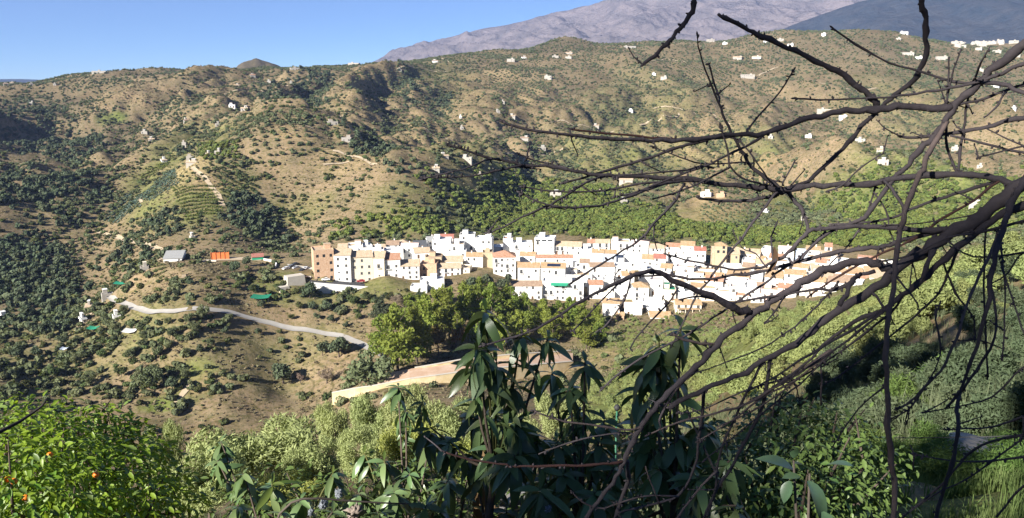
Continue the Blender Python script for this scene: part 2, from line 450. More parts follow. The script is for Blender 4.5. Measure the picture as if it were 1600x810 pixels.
def zwood(a, r):
    x = r * np.sin(a) / 1000; y = r * np.cos(a) / 1000
    top = crest(WOOD, a) * 5000
    t = np.clip((r - 3100) / 1900, 0, 1.3)
    prof = np.where(t < 1, t, 1 - (t - 1) * .7)
    return -90 + (top + 90) * prof + (np.abs(fbm(x / .5, y / .8, 51, 5)) - .2) * 130 * sstep(0, .3, t) * (1 - .8 * sstep(.85, 1, t))
lime_m = mat('limestone_scree', (.175, .146, .142), 1, (.006, (.105, .092, .092), .12), (.03, 24))
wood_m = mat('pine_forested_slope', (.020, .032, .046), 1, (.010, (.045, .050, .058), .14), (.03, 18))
far_land('mountain', float(ray(330, 150)[0]), .80, 560, 4200, 8400, 230, zlime, lime_m)
far_land('forested_ridge', float(ray(1060, 150)[0]), .95, 260, 3000, 5600, 90, zwood, wood_m)
def zsea(a, r):
    t = np.clip(1 - np.abs(r - 8600) / 1200, 0, 1)
    return -200 + t * (200 + 8600 * crest([(-700, 122), (-300, 120), (-100, 124), (30, 123), (60, 124), (90, 128), (200, 150), (300, 160)], a))
far_land('far_ridge', -.85, float(ray(300, 150)[0]), 120, 7400, 9300, 15, zsea, wood_m)

# ---------------------------------------------------------------- building materials
M = {}
M['white'] = mat('white_limewash', (.80, .79, .76), .9, (.5, (.70, .69, .65), .25), (3, .02))
M['cream'] = mat('cream_plaster', (.76, .70, .57), .9, (.5, (.62, .54, .40), .25))
M['yellow'] = mat('yellow_plaster', (.74, .60, .30), .9, (.5, (.64, .52, .28), .25))
M['beige'] = mat('beige_stone', (.50, .40, .27), .95, (.8, (.40, .31, .20), .2), (2, .05))
M['salmon'] = mat('bare_salmon_brick', (.62, .45, .31), .95, (1.2, (.42, .25, .15), .2), (4, .03))
M['pinkish'] = mat('pale_pink_plaster', (.70, .55, .50), .9, (.6, (.62, .5, .45), .2))
M['bluish'] = mat('pale_blue_plaster', (.55, .62, .72), .9, (.6, (.60, .66, .74), .2))
M['grey'] = mat('grey_concrete', (.36, .36, .35), .95, (1.0, (.27, .27, .26), .2))
M['concrete'] = mat('pale_concrete', (.55, .51, .44), .95, (.4, (.46, .42, .35), .25), (2, .03))
M['ochre'] = mat('ochre_roof_tiles', (.50, .38, .25), .9, (1.3, (.34, .20, .085), .18), (5, .06))
M['terra'] = mat('terracotta_roof_tiles', (.48, .31, .22), .9, (1.3, (.33, .15, .08), .18), (5, .06))
M['brown'] = mat('weathered_brown_tiles', (.42, .31, .22), .9, (1.3, (.25, .165, .11), .18), (5, .06))
M['tan'] = mat('sun_bleached_tiles', (.58, .46, .33), .9, (1.3, (.40, .29, .18), .18), (5, .06))
M['red'] = mat('red_roof_tiles', (.44, .21, .16), .9, (1.3, (.31, .11, .08), .18), (5, .06))
M['darkgrey'] = mat('dark_metal_sheet', (.10, .105, .11), .6)
M['orange'] = mat('orange_painted_wall', (.60, .17, .05), .85, (.5, (.5, .15, .05), .2))
M['farmwhite'] = mat('weathered_whitewash', (.45, .42, .37), .9, (.5, (.36, .33, .28), .25))
M['pane'] = mat('dark_window_pane', (.03, .035, .04), .25, spec=.5)
M['frame'] = mat('window_frame', (.45, .42, .38), .7)
M['wood'] = mat('brown_wood_door', (.12, .07, .04), .7)
M['green'] = mat('green_net', (.02, .19, .11), .8)
M['awning'] = mat('green_awning', (.03, .28, .16), .8)
M['iron'] = mat('dark_iron', (.04, .04, .04), .6)
M['asphalt'] = mat('asphalt', (.075, .075, .078), .9, (.6, (.055, .055, .058), .2))
M['road'] = mat('worn_concrete_road', (.37, .35, .32), .95, (.25, (.29, .27, .24), .25))
M['dirt'] = mat('pale_dirt', (0.506, 0.414, 0.287), 1, (.2, (.36, .28, .18), .25))
M['sand'] = mat('sandy_yellow_wall', (.66, .56, .38), .95, (.35, (.47, .35, .17), .25), (1.5, .04))
M['clay'] = mat('salmon_clay', (.60, .46, .35), 1, (.2, (.42, .26, .16), .25))
M['solar'] = mat('solar_panel', (.02, .03, .06), .2, spec=.6)

class MB:
    """collects boxes and quads into one mesh"""
    def __init__(s): s.v = []; s.f = []; s.m = []
    def quad(s, pts, m=0):
        n = len(s.v); s.v += [tuple(p) for p in pts]; s.f.append(tuple(range(n, n + len(pts)))); s.m.append(m)
    def box(s, x0, x1, y0, y1, z0, z1, m=0, taper=0):
        n = len(s.v); t = taper
        s.v += [(x0, y0, z0), (x1, y0, z0), (x1, y1, z0), (x0, y1, z0), (x0 + t, y0 + t, z1), (x1 - t, y0 + t, z1), (x1 - t, y1 - t, z1), (x0 + t, y1 - t, z1)]
        for f in ((0, 3, 2, 1), (4, 5, 6, 7), (0, 1, 5, 4), (1, 2, 6, 5), (2, 3, 7, 6), (3, 0, 4, 7)):
            s.f.append(tuple(n + i for i in f)); s.m.append(m)
    def mesh(s, name, mats, smooth=False):
        me = mesh_from(name, s.v, s.f, mats, smooth)
        if any(s.m): me.polygons.foreach_set('material_index', s.m)
        return me

def window_mesh(w=1.0, h=1.35, name='window'):
    b = MB(); t = .09
    b.box(-w / 2 - t, w / 2 + t, -.10, .05, -t - .04, 0, 0); b.box(-w / 2 - t, w / 2 + t, -.07, .05, h, h + t, 0)
    b.box(-w / 2 - t, -w / 2, -.07, .05, 0, h, 0); b.box(w / 2, w / 2 + t, -.07, .05, 0, h, 0); b.box(-.03, .03, -.05, .05, 0, h, 0)
    b.quad([(-w / 2, -.022, 0), (w / 2, -.022, 0), (w / 2, -.022, h), (-w / 2, -.022, h)], 1)
    return b.mesh(name, [M['frame'], M['pane']])
WIN = window_mesh(); WINL = window_mesh(1.25, 2.0, 'balcony_door'); WINS = window_mesh(.7, .8)
def hole_mesh(w=1.3, h=1.5):
    b = MB(); b.box(-w / 2, w / 2, -.03, .05, 0, h, 0); return b.mesh('window_opening', [M['pane']])
HOLE = hole_mesh()
_b = MB(); _b.box(-.5, .5, -.05, .06, 0, 2.1, 0); _b.box(-.6, -.5, -.08, .06, 0, 2.2, 1); _b.box(.5, .6, -.08, .06, 0, 2.2, 1); _b.box(-.5, .5, -.08, .06, 2.1, 2.2, 1)
DOOR = _b.mesh('door', [M['wood'], M['frame']])
_b = MB(); _b.box(-1.1, 1.1, -.9, -.005, -.15, 0, 0)
for k in range(12): _b.box(-1.1 + k * .196, -1.07 + k * .196, -.88, -.85, 0, .95, 1)
_b.box(-1.1, 1.1, -.9, -.83, .95, 1.0, 1); BALC = _b.mesh('balcony', [M['white'], M['iron']])
_b = MB(); _b.box(-.3, .3, -.3, .3, -.8, .9, 0); _b.box(-.38, .38, -.38, .38, .9, 1.0, 1); CHIM = _b.mesh('chimney', [M['white'], M['terra']])

def roof_mesh(kind, w, d, over=.35, pitch=.36):
    """roof over a plan -w/2..w/2, 0..d; origin at eave height"""
    b = MB(); x = w / 2 + over; y0, y1 = -over, d + over; t = .16
    if kind == 'gable':
        h = (d / 2 + over) * pitch; ym = d / 2; n = max(2, int(w / 2.2))
        b.quad([(-x, y0, 0), (x, y0, 0), (x, ym, h), (-x, ym, h)]); b.quad([(x, y1, 0), (-x, y1, 0), (-x, ym, h), (x, ym, h)])
        b.quad([(-x, y0, -t), (-x, y0, 0), (-x, ym, h), (-x, ym, h - t)]); b.quad([(-x, y1, 0), (-x, y1, -t), (-x, ym, h - t), (-x, ym, h)])
        b.quad([(x, y0, 0), (x, y0, -t), (x, ym, h - t), (x, ym, h)]); b.quad([(x, y1, -t), (x, y1, 0), (x, ym, h), (x, ym, h - t)])
        b.quad([(-x, y0, -t), (x, y0, -t), (x, y0, 0), (-x, y0, 0)]); b.quad([(x, y1, -t), (-x, y1, -t), (-x, y1, 0), (x, y1, 0)])
        b.box(-x, x, ym - .14, ym + .14, h - .03, h + .09)
        g = w / 2 - .01      # gable walls
        b.quad([(-g, .01, -t), (-g, d - .01, -t), (-g, ym, h - t - .05)], 1); b.quad([(g, .01, -t), (g, d - .01, -t), (g, ym, h - t - .05)], 1)
        b.quad([(-x, y0, -t), (-x, y1, -t), (x, y1, -t), (x, y0, -t)], 1)
    elif kind == 'mono':
        h = d * .24
        b.quad([(-x, y0, 0), (x, y0, 0), (x, y1, h), (-x, y1, h)]); b.quad([(-x, y0, -t), (x, y0, -t), (x, y0, 0), (-x, y0, 0)])
        for sx in (-1, 1): b.quad([(sx * x, y0, -t), (sx * x, y0, 0), (sx * x, y1, h), (sx * x, y1, -t)], 1)
        b.quad([(x, y1, -t), (-x, y1, -t), (-x, y1, h), (x, y1, h)], 1); b.quad([(-x, y0, -t), (-x, y1, -t), (x, y1, -t), (x, y0, -t)], 1)
    elif kind == 'hip':
        k = min(w, d) / 2 + over; h = k * .45; xm = max(x - k, .05); ym = d / 2
        A, B, Cc, D = (-x, y0, 0), (x, y0, 0), (x, y1, 0), (-x, y1, 0); P, Q = (-xm, ym, h), (xm, ym, h)
        b.quad([A, B, Q, P]); b.quad([Cc, D, P, Q]); b.quad([D, A, P]); b.quad([B, Cc, Q])
        for a, c in ((A, B), (B, Cc), (Cc, D), (D, A)): b.quad([(a[0], a[1], -t), (c[0], c[1], -t), c, a])
        b.quad([(-x, y0, -t), (-x, y1, -t), (x, y1, -t), (x, y0, -t)], 1)
    else:   # flat with parapet
        g = w / 2; e = .22
        b.quad([(-g + e, e, .12), (g - e, e, .12), (g - e, d - e, .12), (-g + e, d - e, .12)])
        for (a0, a1, c0, c1) in ((-g, g, 0, e), (-g, g, d - e, d), (-g, -g + e, e, d - e), (g - e, g, e, d - e)): b.box(a0, a1, c0, c1, -.01, .75, 1)
    return b

def house(px0, px1, yt, yb, R, roof, rc, wc, label, d=9.0, yaw=0.0, win=.75, extra='', cat='house', group=None, name='house', storeys=None, below=None):
    """a building whose front wall fills px0..px1, yt..yb at range R"""
    xm = (px0 + px1) / 2
    az, st = ray(xm, yt); az = float(az)
    zt = float(st) * R; zb = float(ray(xm, yb)[1]) * R
    fw = R * math.cos(az) * CP - zt * SP
    w = (px1 - px0) / F * fw
    x0, y0 = math.sin(az) * R, math.cos(az) * R
    g = min(float(gz(x0, y0)), float(gz(x0 + math.sin(az) * d, y0 + math.cos(az) * d)), float(gz(x0 - w / 2, y0)), float(gz(x0 + w / 2, y0)))
    base = min(zb, g) - .6
    zb = max(zb, g) if below is None else zb
    o = put(name, None, loc=(x0, y0, base), rotz=-az + math.radians(yaw), label=label, cat=cat, group=group)
    H = zt - base
    b = MB(); b.box(-w / 2, w / 2, 0, d, 0, H - (.0 if roof == 'flat' else .16))
    put('wall', b.mesh('wall', [M[wc]]), o)
    rb = roof_mesh(roof, w, d)
    ro = put('roof', rb.mesh('roof', [M[rc], M[wc]]), o, (0, 0, H + (.0 if roof == 'flat' else .0)))
    r = random.Random(int(px0 * 31 + yt * 7))
    if roof in ('gable', 'hip') and r.random() < .55:
        put('chimney', CHIM, ro, ((r.random() - .5) * w * .6, d * .5 + (r.random() - .5) * 2, d * .5 * .36 + .1))
    if 'hut' in extra or (roof == 'flat' and 'nohut' not in extra and w > 6 and r.random() < .5):
        hb = MB(); hw = min(3.2, w * .4); hx = (r.random() - .5) * (w - hw - 1); hb.box(hx - hw / 2, hx + hw / 2, d * .5, d * .5 + 3, .1, 2.5); hb.box(hx - hw / 2 - .15, hx + hw / 2 + .15, d * .5 - .15, d * .5 + 3.15, 2.5, 2.65, 1)
        put('roof_room', hb.mesh('roof_room', [M[wc], M[rc] if roof == 'flat' and r.random() < .6 else M['white']]), ro)
    vis = zt - zb
    ns = storeys or max(1, int(round(vis / 3.0))); sh = max(2.5, vis / ns) if vis > 2 else 2.6
    nc = max(1, int(w / 3.0)); cw = w / nc
    if win > 0:
        for s in range(ns):
            zz = H - vis + s * sh
            if zz + 2.3 > H - .2: zz = H - 2.55
            for c in range(nc):
                x = -w / 2 + cw * (c + .5) + (r.random() - .5) * .5
                if r.random() > win: continue
                if 'hole' in extra: put('window_opening', HOLE, o, (x, 0, zz + .8)); continue
                q = r.random()
                if s == 0 and q < .25 and vis > 2.6: put('door', DOOR, o, (x, 0, zz + .05))
                elif s > 0 and q < .25 and vis > 3:
                    put('balcony_door', WINL, o, (x, 0, zz + .1)); put('balcony', BALC, o, (x, 0, zz + .06))
                elif q < .45: put('window', WINS, o, (x, 0, zz + 1.2))
                else: put('window', WIN, o, (x, 0, zz + .85))
        for sx in (-1, 1):     # side walls
            for s in range(ns):
                if r.random() < .5: put('window', WIN, o, (sx * w / 2, d * (.3 + .4 * r.random()), H - vis + s * sh + .9 if H - vis + s * sh + 2.4 < H else H - 2.2), rotz=sx * math.pi / 2)
    if 'solar' in extra:
        sb = MB(); sb.quad([(-w * .25, d * .12, d * .12 * .36 + .22), (w * .3, d * .12, d * .12 * .36 + .22), (w * .3, d * .36, d * .36 * .36 + .22), (-w * .25, d * .36, d * .36 * .36 + .22)])
        put('solar_panel', sb.mesh('solar_panel', [M['solar']]), ro)
    if 'awning' in extra:
        ab = MB(); ab.quad([(-w * .3, -2.2, H - 1.0), (w * .15, -2.2, H - 1.0), (w * .15, .0, H - .1), (-w * .3, .0, H - .1)]); ab.quad([(-w * .3, -2.2, H - 1.25), (w * .15, -2.2, H - 1.25), (w * .15, -2.2, H - 1.0), (-w * .3, -2.2, H - 1.0)])
        put('awning', ab.mesh('awning', [M['awning']]), o)
    if 'porch' in extra:
        pb = MB(); pb.box(-w * .42, w * .42, -2.6, -.01, H - vis + 2.7, H - vis + 2.9, 1); 
        for k in range(4): pb.box(-w * .42 + k * w * .27, -w * .42 + k * w * .27 + .3, -2.6, -2.3, H - vis - 1, H - vis + 2.7)
        put('porch', pb.mesh('porch', [M[wc], M[rc]]), o)
    if 'clerestory' in extra:
        for k in range(3): 
            cb = MB(); cb.box(-w * .45 + k * w * .31, -w * .45 + k * w * .31 + w * .25, -.04, .05, H - 1.2, H - .3); put('high_window', cb.mesh('high_window', [M['pane']]), o)
    return o

# ---------------------------------------------------------------- the white village
VILLAGE = [
 # px0, px1, wall top, wall base, R, roof, roof colour, wall colour, label, options
 (490, 521, 393, 439, 409, 'flat', 'tan', 'salmon', 'unfinished bare brick apartment block with open window holes at the left end of the village', dict(d=12, yaw=6, extra='hole nohut', win=.8, storeys=4)),
 (521.3, 547, 399, 441, 409, 'gable', 'tan', 'white', 'white four storey apartment house right beside the bare brick block', dict(d=12, win=.85, storeys=4)),
 (547.3, 582, 402, 442, 410, 'gable', 'tan', 'cream', 'cream apartment house with tan roof behind the parked red car', dict(d=12, win=.7, storeys=4)),
 (582.3, 600, 403, 443, 410, 'gable', 'tan', 'cream', 'narrow cream apartment house left of the red roofed one', dict(d=12, storeys=4)),
 (600.3, 625, 406, 444, 411, 'gable', 'terra', 'white', 'white apartment house with red tiled roof on the village front street', dict(d=12, storeys=4)),
 (625.5, 655, 416, 446, 411, 'gable', 'tan', 'white', 'white house with tan roof left of the brick shell with loggia holes', dict(d=12)),
 (656, 682, 415, 438, 414, 'flat', 'tan', 'salmon', 'small salmon brick shell with dark loggia openings beside the front street', dict(d=10, extra='hole nohut', win=.9, storeys=2)),
 (682.5, 720, 419, 446, 415, 'gable', 'tan', 'white', 'long white house with tan roof right of the salmon brick shell', dict(d=9, win=.85)),
 (720.5, 734, 421, 444, 416, 'flat', 'tan', 'cream', 'small cream annex at the right end of the long white house above the pines', dict(d=9)),
 (657, 694, 440, 449, 398, 'flat', 'white', 'white', 'low white flat roofed house below the front street in front of brick shell', dict(d=8, win=.3)),
 (641, 667, 450, 461, 394, 'flat', 'white', 'white', 'lowest white flat house below the street wall above the pine grove', dict(d=7, win=.3)),
 (664, 690, 404, 415, 424, 'flat', 'brown', 'beige', 'beige brick house with flat brown roof behind the salmon shell', dict(d=9, extra='hole nohut')),
 (690.5, 723, 408, 418, 425, 'gable', 'tan', 'cream', 'cream house with broad tan roof behind the long white house', dict(d=10)),
 (648, 672, 395, 404, 432, 'gable', 'tan', 'white', 'white house with pale tan roof behind the beige brick one', dict(d=10)),
 (673, 688, 401, 408, 430, 'hip', 'brown', 'cream', 'little house with brown hipped roof between two tan roofs', dict(d=8)),
 (528, 542, 388, 400, 440, 'gable', 'tan', 'white', 'leftmost small white house in the back row with tan roof', dict()),
 (545, 567, 386, 402, 441, 'flat', 'tan', 'white', 'white back row house with a roof room like a small turret', dict(extra='hut')),
 (568.5, 582, 386, 402, 443, 'flat', 'white', 'white', 'plain white flat house right of the turret house', dict(extra='nohut')),
 (583, 602, 389, 403, 444, 'gable', 'tan', 'white', 'white back row house with low beige gable above the cream apartments', dict()),
 (604, 623, 383, 404, 450, 'gable', 'brown', 'white', 'white house with grey brown gable roof left of the pyramid roof', dict()),
 (623.5, 640, 381, 400, 456, 'hip', 'tan', 'white', 'white house with beige pyramid roof at the back edge of the village', dict(d=10)),
 (626, 652, 387, 412, 440, 'gable', 'pinkish', 'white', 'large white house with salmon pink roof below the dark metal canopy', dict()),
 (668, 690, 376, 398, 462, 'gable', 'grey', 'white', 'white house with grey gable roof right of the dark canopy', dict()),
 (688, 708, 372, 388, 466, 'gable', 'red', 'pinkish', 'pinkish house with red roof peeking over the big white block', dict(d=8)),
 (675, 704, 377, 402, 450, 'flat', 'white', 'white', 'big blank white block below the red roofed pinkish house', dict(win=.15, extra='nohut')),
 (704.5, 724, 384, 412, 446, 'flat', 'tan', 'white', 'white flat block between the blank block and the tallest house', dict(win=.2, extra='nohut')),
 (718, 742, 369, 398, 456, 'flat', 'grey', 'white', 'tallest white house of the village with a glazed roof storey', dict(extra='hut', win=.4)),
 (742.5, 768, 374, 400, 452, 'flat', 'white', 'white', 'tall white cube house right of the tallest house', dict(d=8, yaw=-10, win=.4, extra='nohut')),
 (728, 754, 401, 421, 428, 'gable', 'ochre', 'white', 'white house with small ochre roof below the tall white cube', dict(d=8, win=.4)),
 (754.5, 770, 397, 422, 430, 'flat', 'beige', 'beige', 'bare beige stone house between ochre roof and hipped roof houses', dict(win=.2, extra='nohut')),
 (771, 806, 402, 428, 420, 'hip', 'terra', 'white', 'square white villa with terracotta hipped roof above the pines', dict(d=11, win=.8)),
 (786, 801, 375, 392, 462, 'flat', 'terra', 'white', 'narrow white back row house with small terracotta roof room', dict(extra='hut', win=.3)),
 (802, 832, 382, 396, 458, 'flat', 'white', 'white', 'white flat house left of the block with three high windows', dict(win=.3)),
 (812, 836, 400, 410, 436, 'gable', 'ochre', 'white', 'small house with ochre roof left of the long terracotta roof', dict(d=8)),
 (835, 866, 374, 400, 452, 'flat', 'white', 'white', 'tall white block with three dark high windows under its parapet', dict(extra='clerestory nohut', win=.1)),
 (866.5, 908, 385, 399, 452, 'gable', 'tan', 'white', 'long white house with two rows of dark windows and tan roof', dict(win=.95, d=10)),
 (838, 895, 403, 429, 432, 'gable', 'terra', 'white', 'long white house under a long terracotta roof strip', dict(d=6, win=.35)),
 (809, 843, 418, 437, 416, 'gable', 'ochre', 'white', 'white house with bright ochre roof left of the solar panels', dict(d=9, win=.5)),
 (845, 883, 419, 439, 416, 'gable', 'ochre', 'white', 'white house with solar panels on its ochre roof', dict(d=10, extra='solar', win=.5)),
 (799, 847, 447, 470, 398, 'gable', 'brown', 'white', 'front white house with weathered brown roof behind the pines', dict(d=9, win=.5)),
 (848, 912, 442, 472, 400, 'flat', 'white', 'white', 'long white front building with a green awning on its roof edge', dict(d=9, extra='awning nohut', win=.6)),
 (918, 931, 380, 392, 466, 'gable', 'terra', 'white', 'small back row house with orange roof left of a pale tan roof', dict(d=8)),
 (931.5, 953, 380, 393, 465, 'gable', 'tan', 'white', 'white back row house with pale tan roof beside the orange one', dict(d=8)),
 (909, 926, 392, 404, 448, 'flat', 'white', 'white', 'little white flat house above the brown roofed one', dict(win=.3)),
 (925, 943, 395, 408, 442, 'gable', 'ochre', 'bluish', 'pale bluish house with left ochre roof of a pair', dict(d=7)),
 (944, 963, 396, 408, 442, 'gable', 'ochre', 'bluish', 'pale bluish house with right ochre roof of a pair', dict(d=7)),
 (906, 921, 411, 430, 430, 'gable', 'brown', 'white', 'narrow white house with brown roof above the green awning', dict(d=8)),
 (922, 960, 417, 436, 422, 'gable', 'brown', 'white', 'wide white house with brown roof below the two ochre roofs', dict(d=8, win=.5)),
 (956, 985, 380, 394, 462, 'flat', 'tan', 'white', 'white back row house at the bend of the diagonal thin branch', dict()),
 (986, 1013, 382, 396, 458, 'gable', 'pinkish', 'white', 'white back row house with pinkish roof under the diagonal branch', dict(d=8)),
 (1016, 1038, 388, 402, 456, 'gable', 'tan', 'white', 'white house with bleached beige roof in the back row centre', dict(d=9)),
 (1040, 1062, 386, 400, 458, 'gable', 'terra', 'white', 'white house with red roof left of the church tower row', dict(d=8)),
 (1064, 1085, 384, 400, 458, 'gable', 'ochre', 'white', 'white house with orange roof two houses left of the church', dict(d=9)),
 (1085.5, 1103, 392, 404, 452, 'gable', 'red', 'white', 'white house with red roof next to the beige church', dict(d=8)),
 (1003, 1021, 405, 416, 440, 'gable', 'ochre', 'white', 'white house with square ochre roof in the village middle', dict(d=9)),
 (1022, 1040, 404, 418, 440, 'gable', 'red', 'white', 'white house with dark red roof beside the square ochre roof', dict(d=9)),
 (1032, 1049, 419, 432, 424, 'gable', 'ochre', 'white', 'white house with small ochre roof below the dark red roof', dict(d=8)),
 (972, 991, 431, 446, 412, 'gable', 'ochre', 'white', 'white house with ochre gable just above the thick curved branch', dict(d=8)),
 (920, 942, 445, 466, 404, 'gable', 'terra', 'white', 'white house with rusty roof right of the green awning', dict(d=8)),
 (961, 985, 418, 436, 424, 'flat', 'white', 'white', 'white flat house behind the thick curved branch', dict(win=.5)),
 (990, 1014, 449, 472, 400, 'hip', 'ochre', 'white', 'white villa with ochre pyramid roof below the curved branch', dict(d=9, win=.7)),
 (1016, 1036, 440, 462, 404, 'flat', 'pinkish', 'white', 'white house with pink terrace right of the pyramid roof villa', dict(win=.4)),
 (1036, 1056, 455, 470, 398, 'flat', 'green', 'cream', 'cream house with green planted roof terrace', dict(win=.3, extra='nohut')),
 (942, 968, 474, 506, 382, 'gable', 'ochre', 'white', 'lowest left white house with orange roof beside the dark pine', dict(d=8, win=.6)),
 (976, 1003, 481, 507, 382, 'gable', 'pinkish', 'white', 'lowest white house with dusty pink roof and dark roof vent', dict(d=8, win=.6)),
 (962, 975, 493, 507, 376, 'gable', 'ochre', 'salmon', 'small salmon porch house between the two lowest white houses', dict(d=5, win=.9, extra='hole')),
 (1016, 1048, 496, 508, 378, 'gable', 'ochre', 'white', 'low white house with orange roof above the big avocado leaves', dict(d=9, win=.3)),
 (1056, 1096, 476, 506, 386, 'gable', 'ochre', 'cream', 'cream house with ochre roof and a long pillared balcony', dict(d=8, extra='porch', win=.9)),
 (1004, 1040, 474, 492, 392, 'flat', 'white', 'white', 'broad blank white house between pyramid villa and balcony house', dict(win=.15, extra='nohut')),
 (1156, 1187, 396, 406, 452, 'gable', 'tan', 'cream', 'long cream house with tan roof right of the church', dict(d=9)),
 (1190, 1204, 391, 408, 456, 'flat', 'white', 'white', 'tall white house left of the hanging dead leaf', dict(win=.3)),
 (1218, 1240, 391, 408, 458, 'gable', 'pinkish', 'white', 'white back row house with pink roof right of the dead leaf', dict(d=8)),
 (1261, 1281, 391, 408, 460, 'gable', 'ochre', 'white', 'white back row house with ochre roof behind the crossing branches', dict(d=8)),
 (1246, 1262, 396, 408, 456, 'flat', 'bluish', 'bluish', 'pale blue house with blue roof behind crossing branches', dict(win=.3)),
 (1184, 1206, 449, 468, 404, 'gable', 'brown', 'white', 'white house with greyish brown roof low behind the bare branches', dict(d=8)),
 (1190, 1222, 455, 478, 398, 'flat', 'salmon', 'pinkish', 'pink terrace house just below the greyish brown roof', dict(win=.6)),
 (1232, 1250, 468, 482, 400, 'flat', 'brown', 'beige', 'unplastered brown house at the lower right edge of the village', dict(win=.3)),
 (1290, 1300, 386, 400, 470, 'gable', 'terra', 'white', 'small terracotta roofed house at the upper right edge of the village', dict(d=8)),
 (1236, 1262, 418, 428, 440, 'gable', 'ochre', 'white', 'white house with two ochre roof strips right of centre branches', dict(d=8)),
 (1364, 1390, 444, 462, 428, 'gable', 'terra', 'white', 'white house with orange roof at the right tip of the village', dict(d=8, win=.3)),
]
_base = np.array([(v[0], v[1], v[4], v[2]) for v in VILLAGE])
for (a, b_, t, bs, R, rf, rc, wc, lab, kw) in VILLAGE:
    kw.setdefault('yaw', rnd.uniform(-9, 9))
    house(a, b_, t, bs, R, rf, rc, wc, lab, **kw)
# church: beige nave and a bell tower with a tiled hip roof
house(1114, 1155, 397, 424, 440, 'gable', 'tan', 'beige', 'beige stone church nave below its little bell tower', d=14, yaw=5, win=.25, cat='church', name='church')
ct = house(1118, 1136, 384, 398, 436, 'hip', 'ochre', 'beige', 'beige bell tower with orange tiled pyramid roof on the church', d=6, yaw=5, win=.9, cat='tower', name='bell_tower', extra='hole')
# white houses half hidden behind the branches
infill = []
for (x0, x1, yt, R) in [(1090, 1390, 404, 448), (1100, 1390, 412, 438), (1050, 1390, 421, 428), (1060, 1380, 431, 418), (1050, 1380, 441, 410), (1040, 1360, 451, 404), (1085, 1320, 461, 398)]:
    x = x0 + rnd.uniform(0, 10)
    while x < x1:
        w = rnd.uniform(17, 34)
        yt2 = yt + rnd.uniform(-3.5, 3.5) + (max(0, x - 1240) * .05)
        if not any(v[0] - w * .7 < x < v[1] - w * .3 and abs(v[2] - yt2) < 9 for v in VILLAGE) and not (1100 < x + w / 2 < 1165 and yt2 < 414):
            infill.append((x, x + w, yt2, R + rnd.uniform(-3, 3)))
        x += w + rnd.uniform(-2, 7)
for (x0, x1, yt, R) in infill:
    rf = rnd.choice(['flat', 'flat', 'flat', 'gable', 'gable', 'mono'])
    rc = rnd.choice(['white', 'white', 'tan', 'pinkish']) if rf == 'flat' else rnd.choice(['ochre', 'tan', 'terra', 'brown', 'ochre'])
    house(x0, x1, yt, yt + 15, R, rf, rc, rnd.choice(['white'] * 6 + ['cream']), 'white village house half hidden behind the dark bare branches', d=8.5, yaw=rnd.uniform(-8, 8), win=.35,
          group='white village houses behind the bare branches')
# more roofs closing the gaps of the middle rows
for (x0, x1, yt, R, rf, rc) in [(770, 800, 388, 470, 'flat', 'white'), (880, 912, 420, 430, 'flat', 'white'), (940, 975, 405, 444, 'flat', 'white'), (975, 1004, 402, 448, 'flat', 'white'), (890, 925, 432, 418, 'flat', 'tan'),
                                (1000, 1032, 424, 424, 'flat', 'white'), (942, 962, 440, 412, 'flat', 'white'), (700, 728, 395, 440, 'flat', 'white'), (960, 990, 455, 404, 'flat', 'white'), (940, 960, 460, 400, 'flat', 'cream'),
                                (1044, 1072, 404, 446, 'flat', 'white'), (1072, 1100, 412, 440, 'flat', 'white'), (560, 600, 394, 432, 'flat', 'white'), (600, 630, 393, 436, 'flat', 'white'), (1010, 1040, 484, 386, 'flat', 'white'), (1050, 1085, 460, 400, 'flat', 'white')]:
    house(x0, x1, yt, yt + 16, R, rf, rc, 'white', 'plain white flat roofed house squeezed between the tiled roofs', d=9, yaw=rnd.uniform(-7, 7), win=.4, group='plain white houses between the tiled roofs')

# dark metal canopy on posts
def canopy():
    p = at(656, 386, 452); o = put('canopy', None, loc=(p.x, p.y, p.z - 4), rotz=-math.atan2(p.x, p.y), label='dark grey metal canopy on posts at the back of the village', cat='canopy')
    b = MB(); b.quad([(-4.4, 0, 4.0), (4.4, 0, 4.0), (4.0, 9, 6.2), (-4.0, 9, 6.2)]); b.quad([(-4.4, 0, 3.7), (4.4, 0, 3.7), (4.4, 0, 4.0), (-4.4, 0, 4.0)]); b.quad([(-4.4, 0, 3.7), (-4, 9, 5.9), (4, 9, 5.9), (4.4, 0, 3.7)])
    put('roof', b.mesh('roof', [M['darkgrey']]), o)
    for x in (-4.2, -1.4, 1.4, 4.2):
        b = MB(); b.box(x - .12, x + .12, .1, .34, -3, 3.75); put('post', b.mesh('post', [M['iron']]), o)
canopy()

# ---------------------------------------------------------------- walls and roads
def polyhits(pts, rmin=6, step=4.0):
    P = [hit(x, y, rmin) for x, y in pts]
    out = [P[0]]
    for a, b in zip(P[:-1], P[1:]):
        n = max(1, int((b - a).length / step))
        for i in range(1, n + 1): out.append(a.lerp(b, i / n))
    for _ in range(3):
        out = [out[0]] + [(out[i - 1] + out[i] * 2 + out[i + 1]) / 4 for i in range(1, len(out) - 1)] + [out[-1]]
    return out

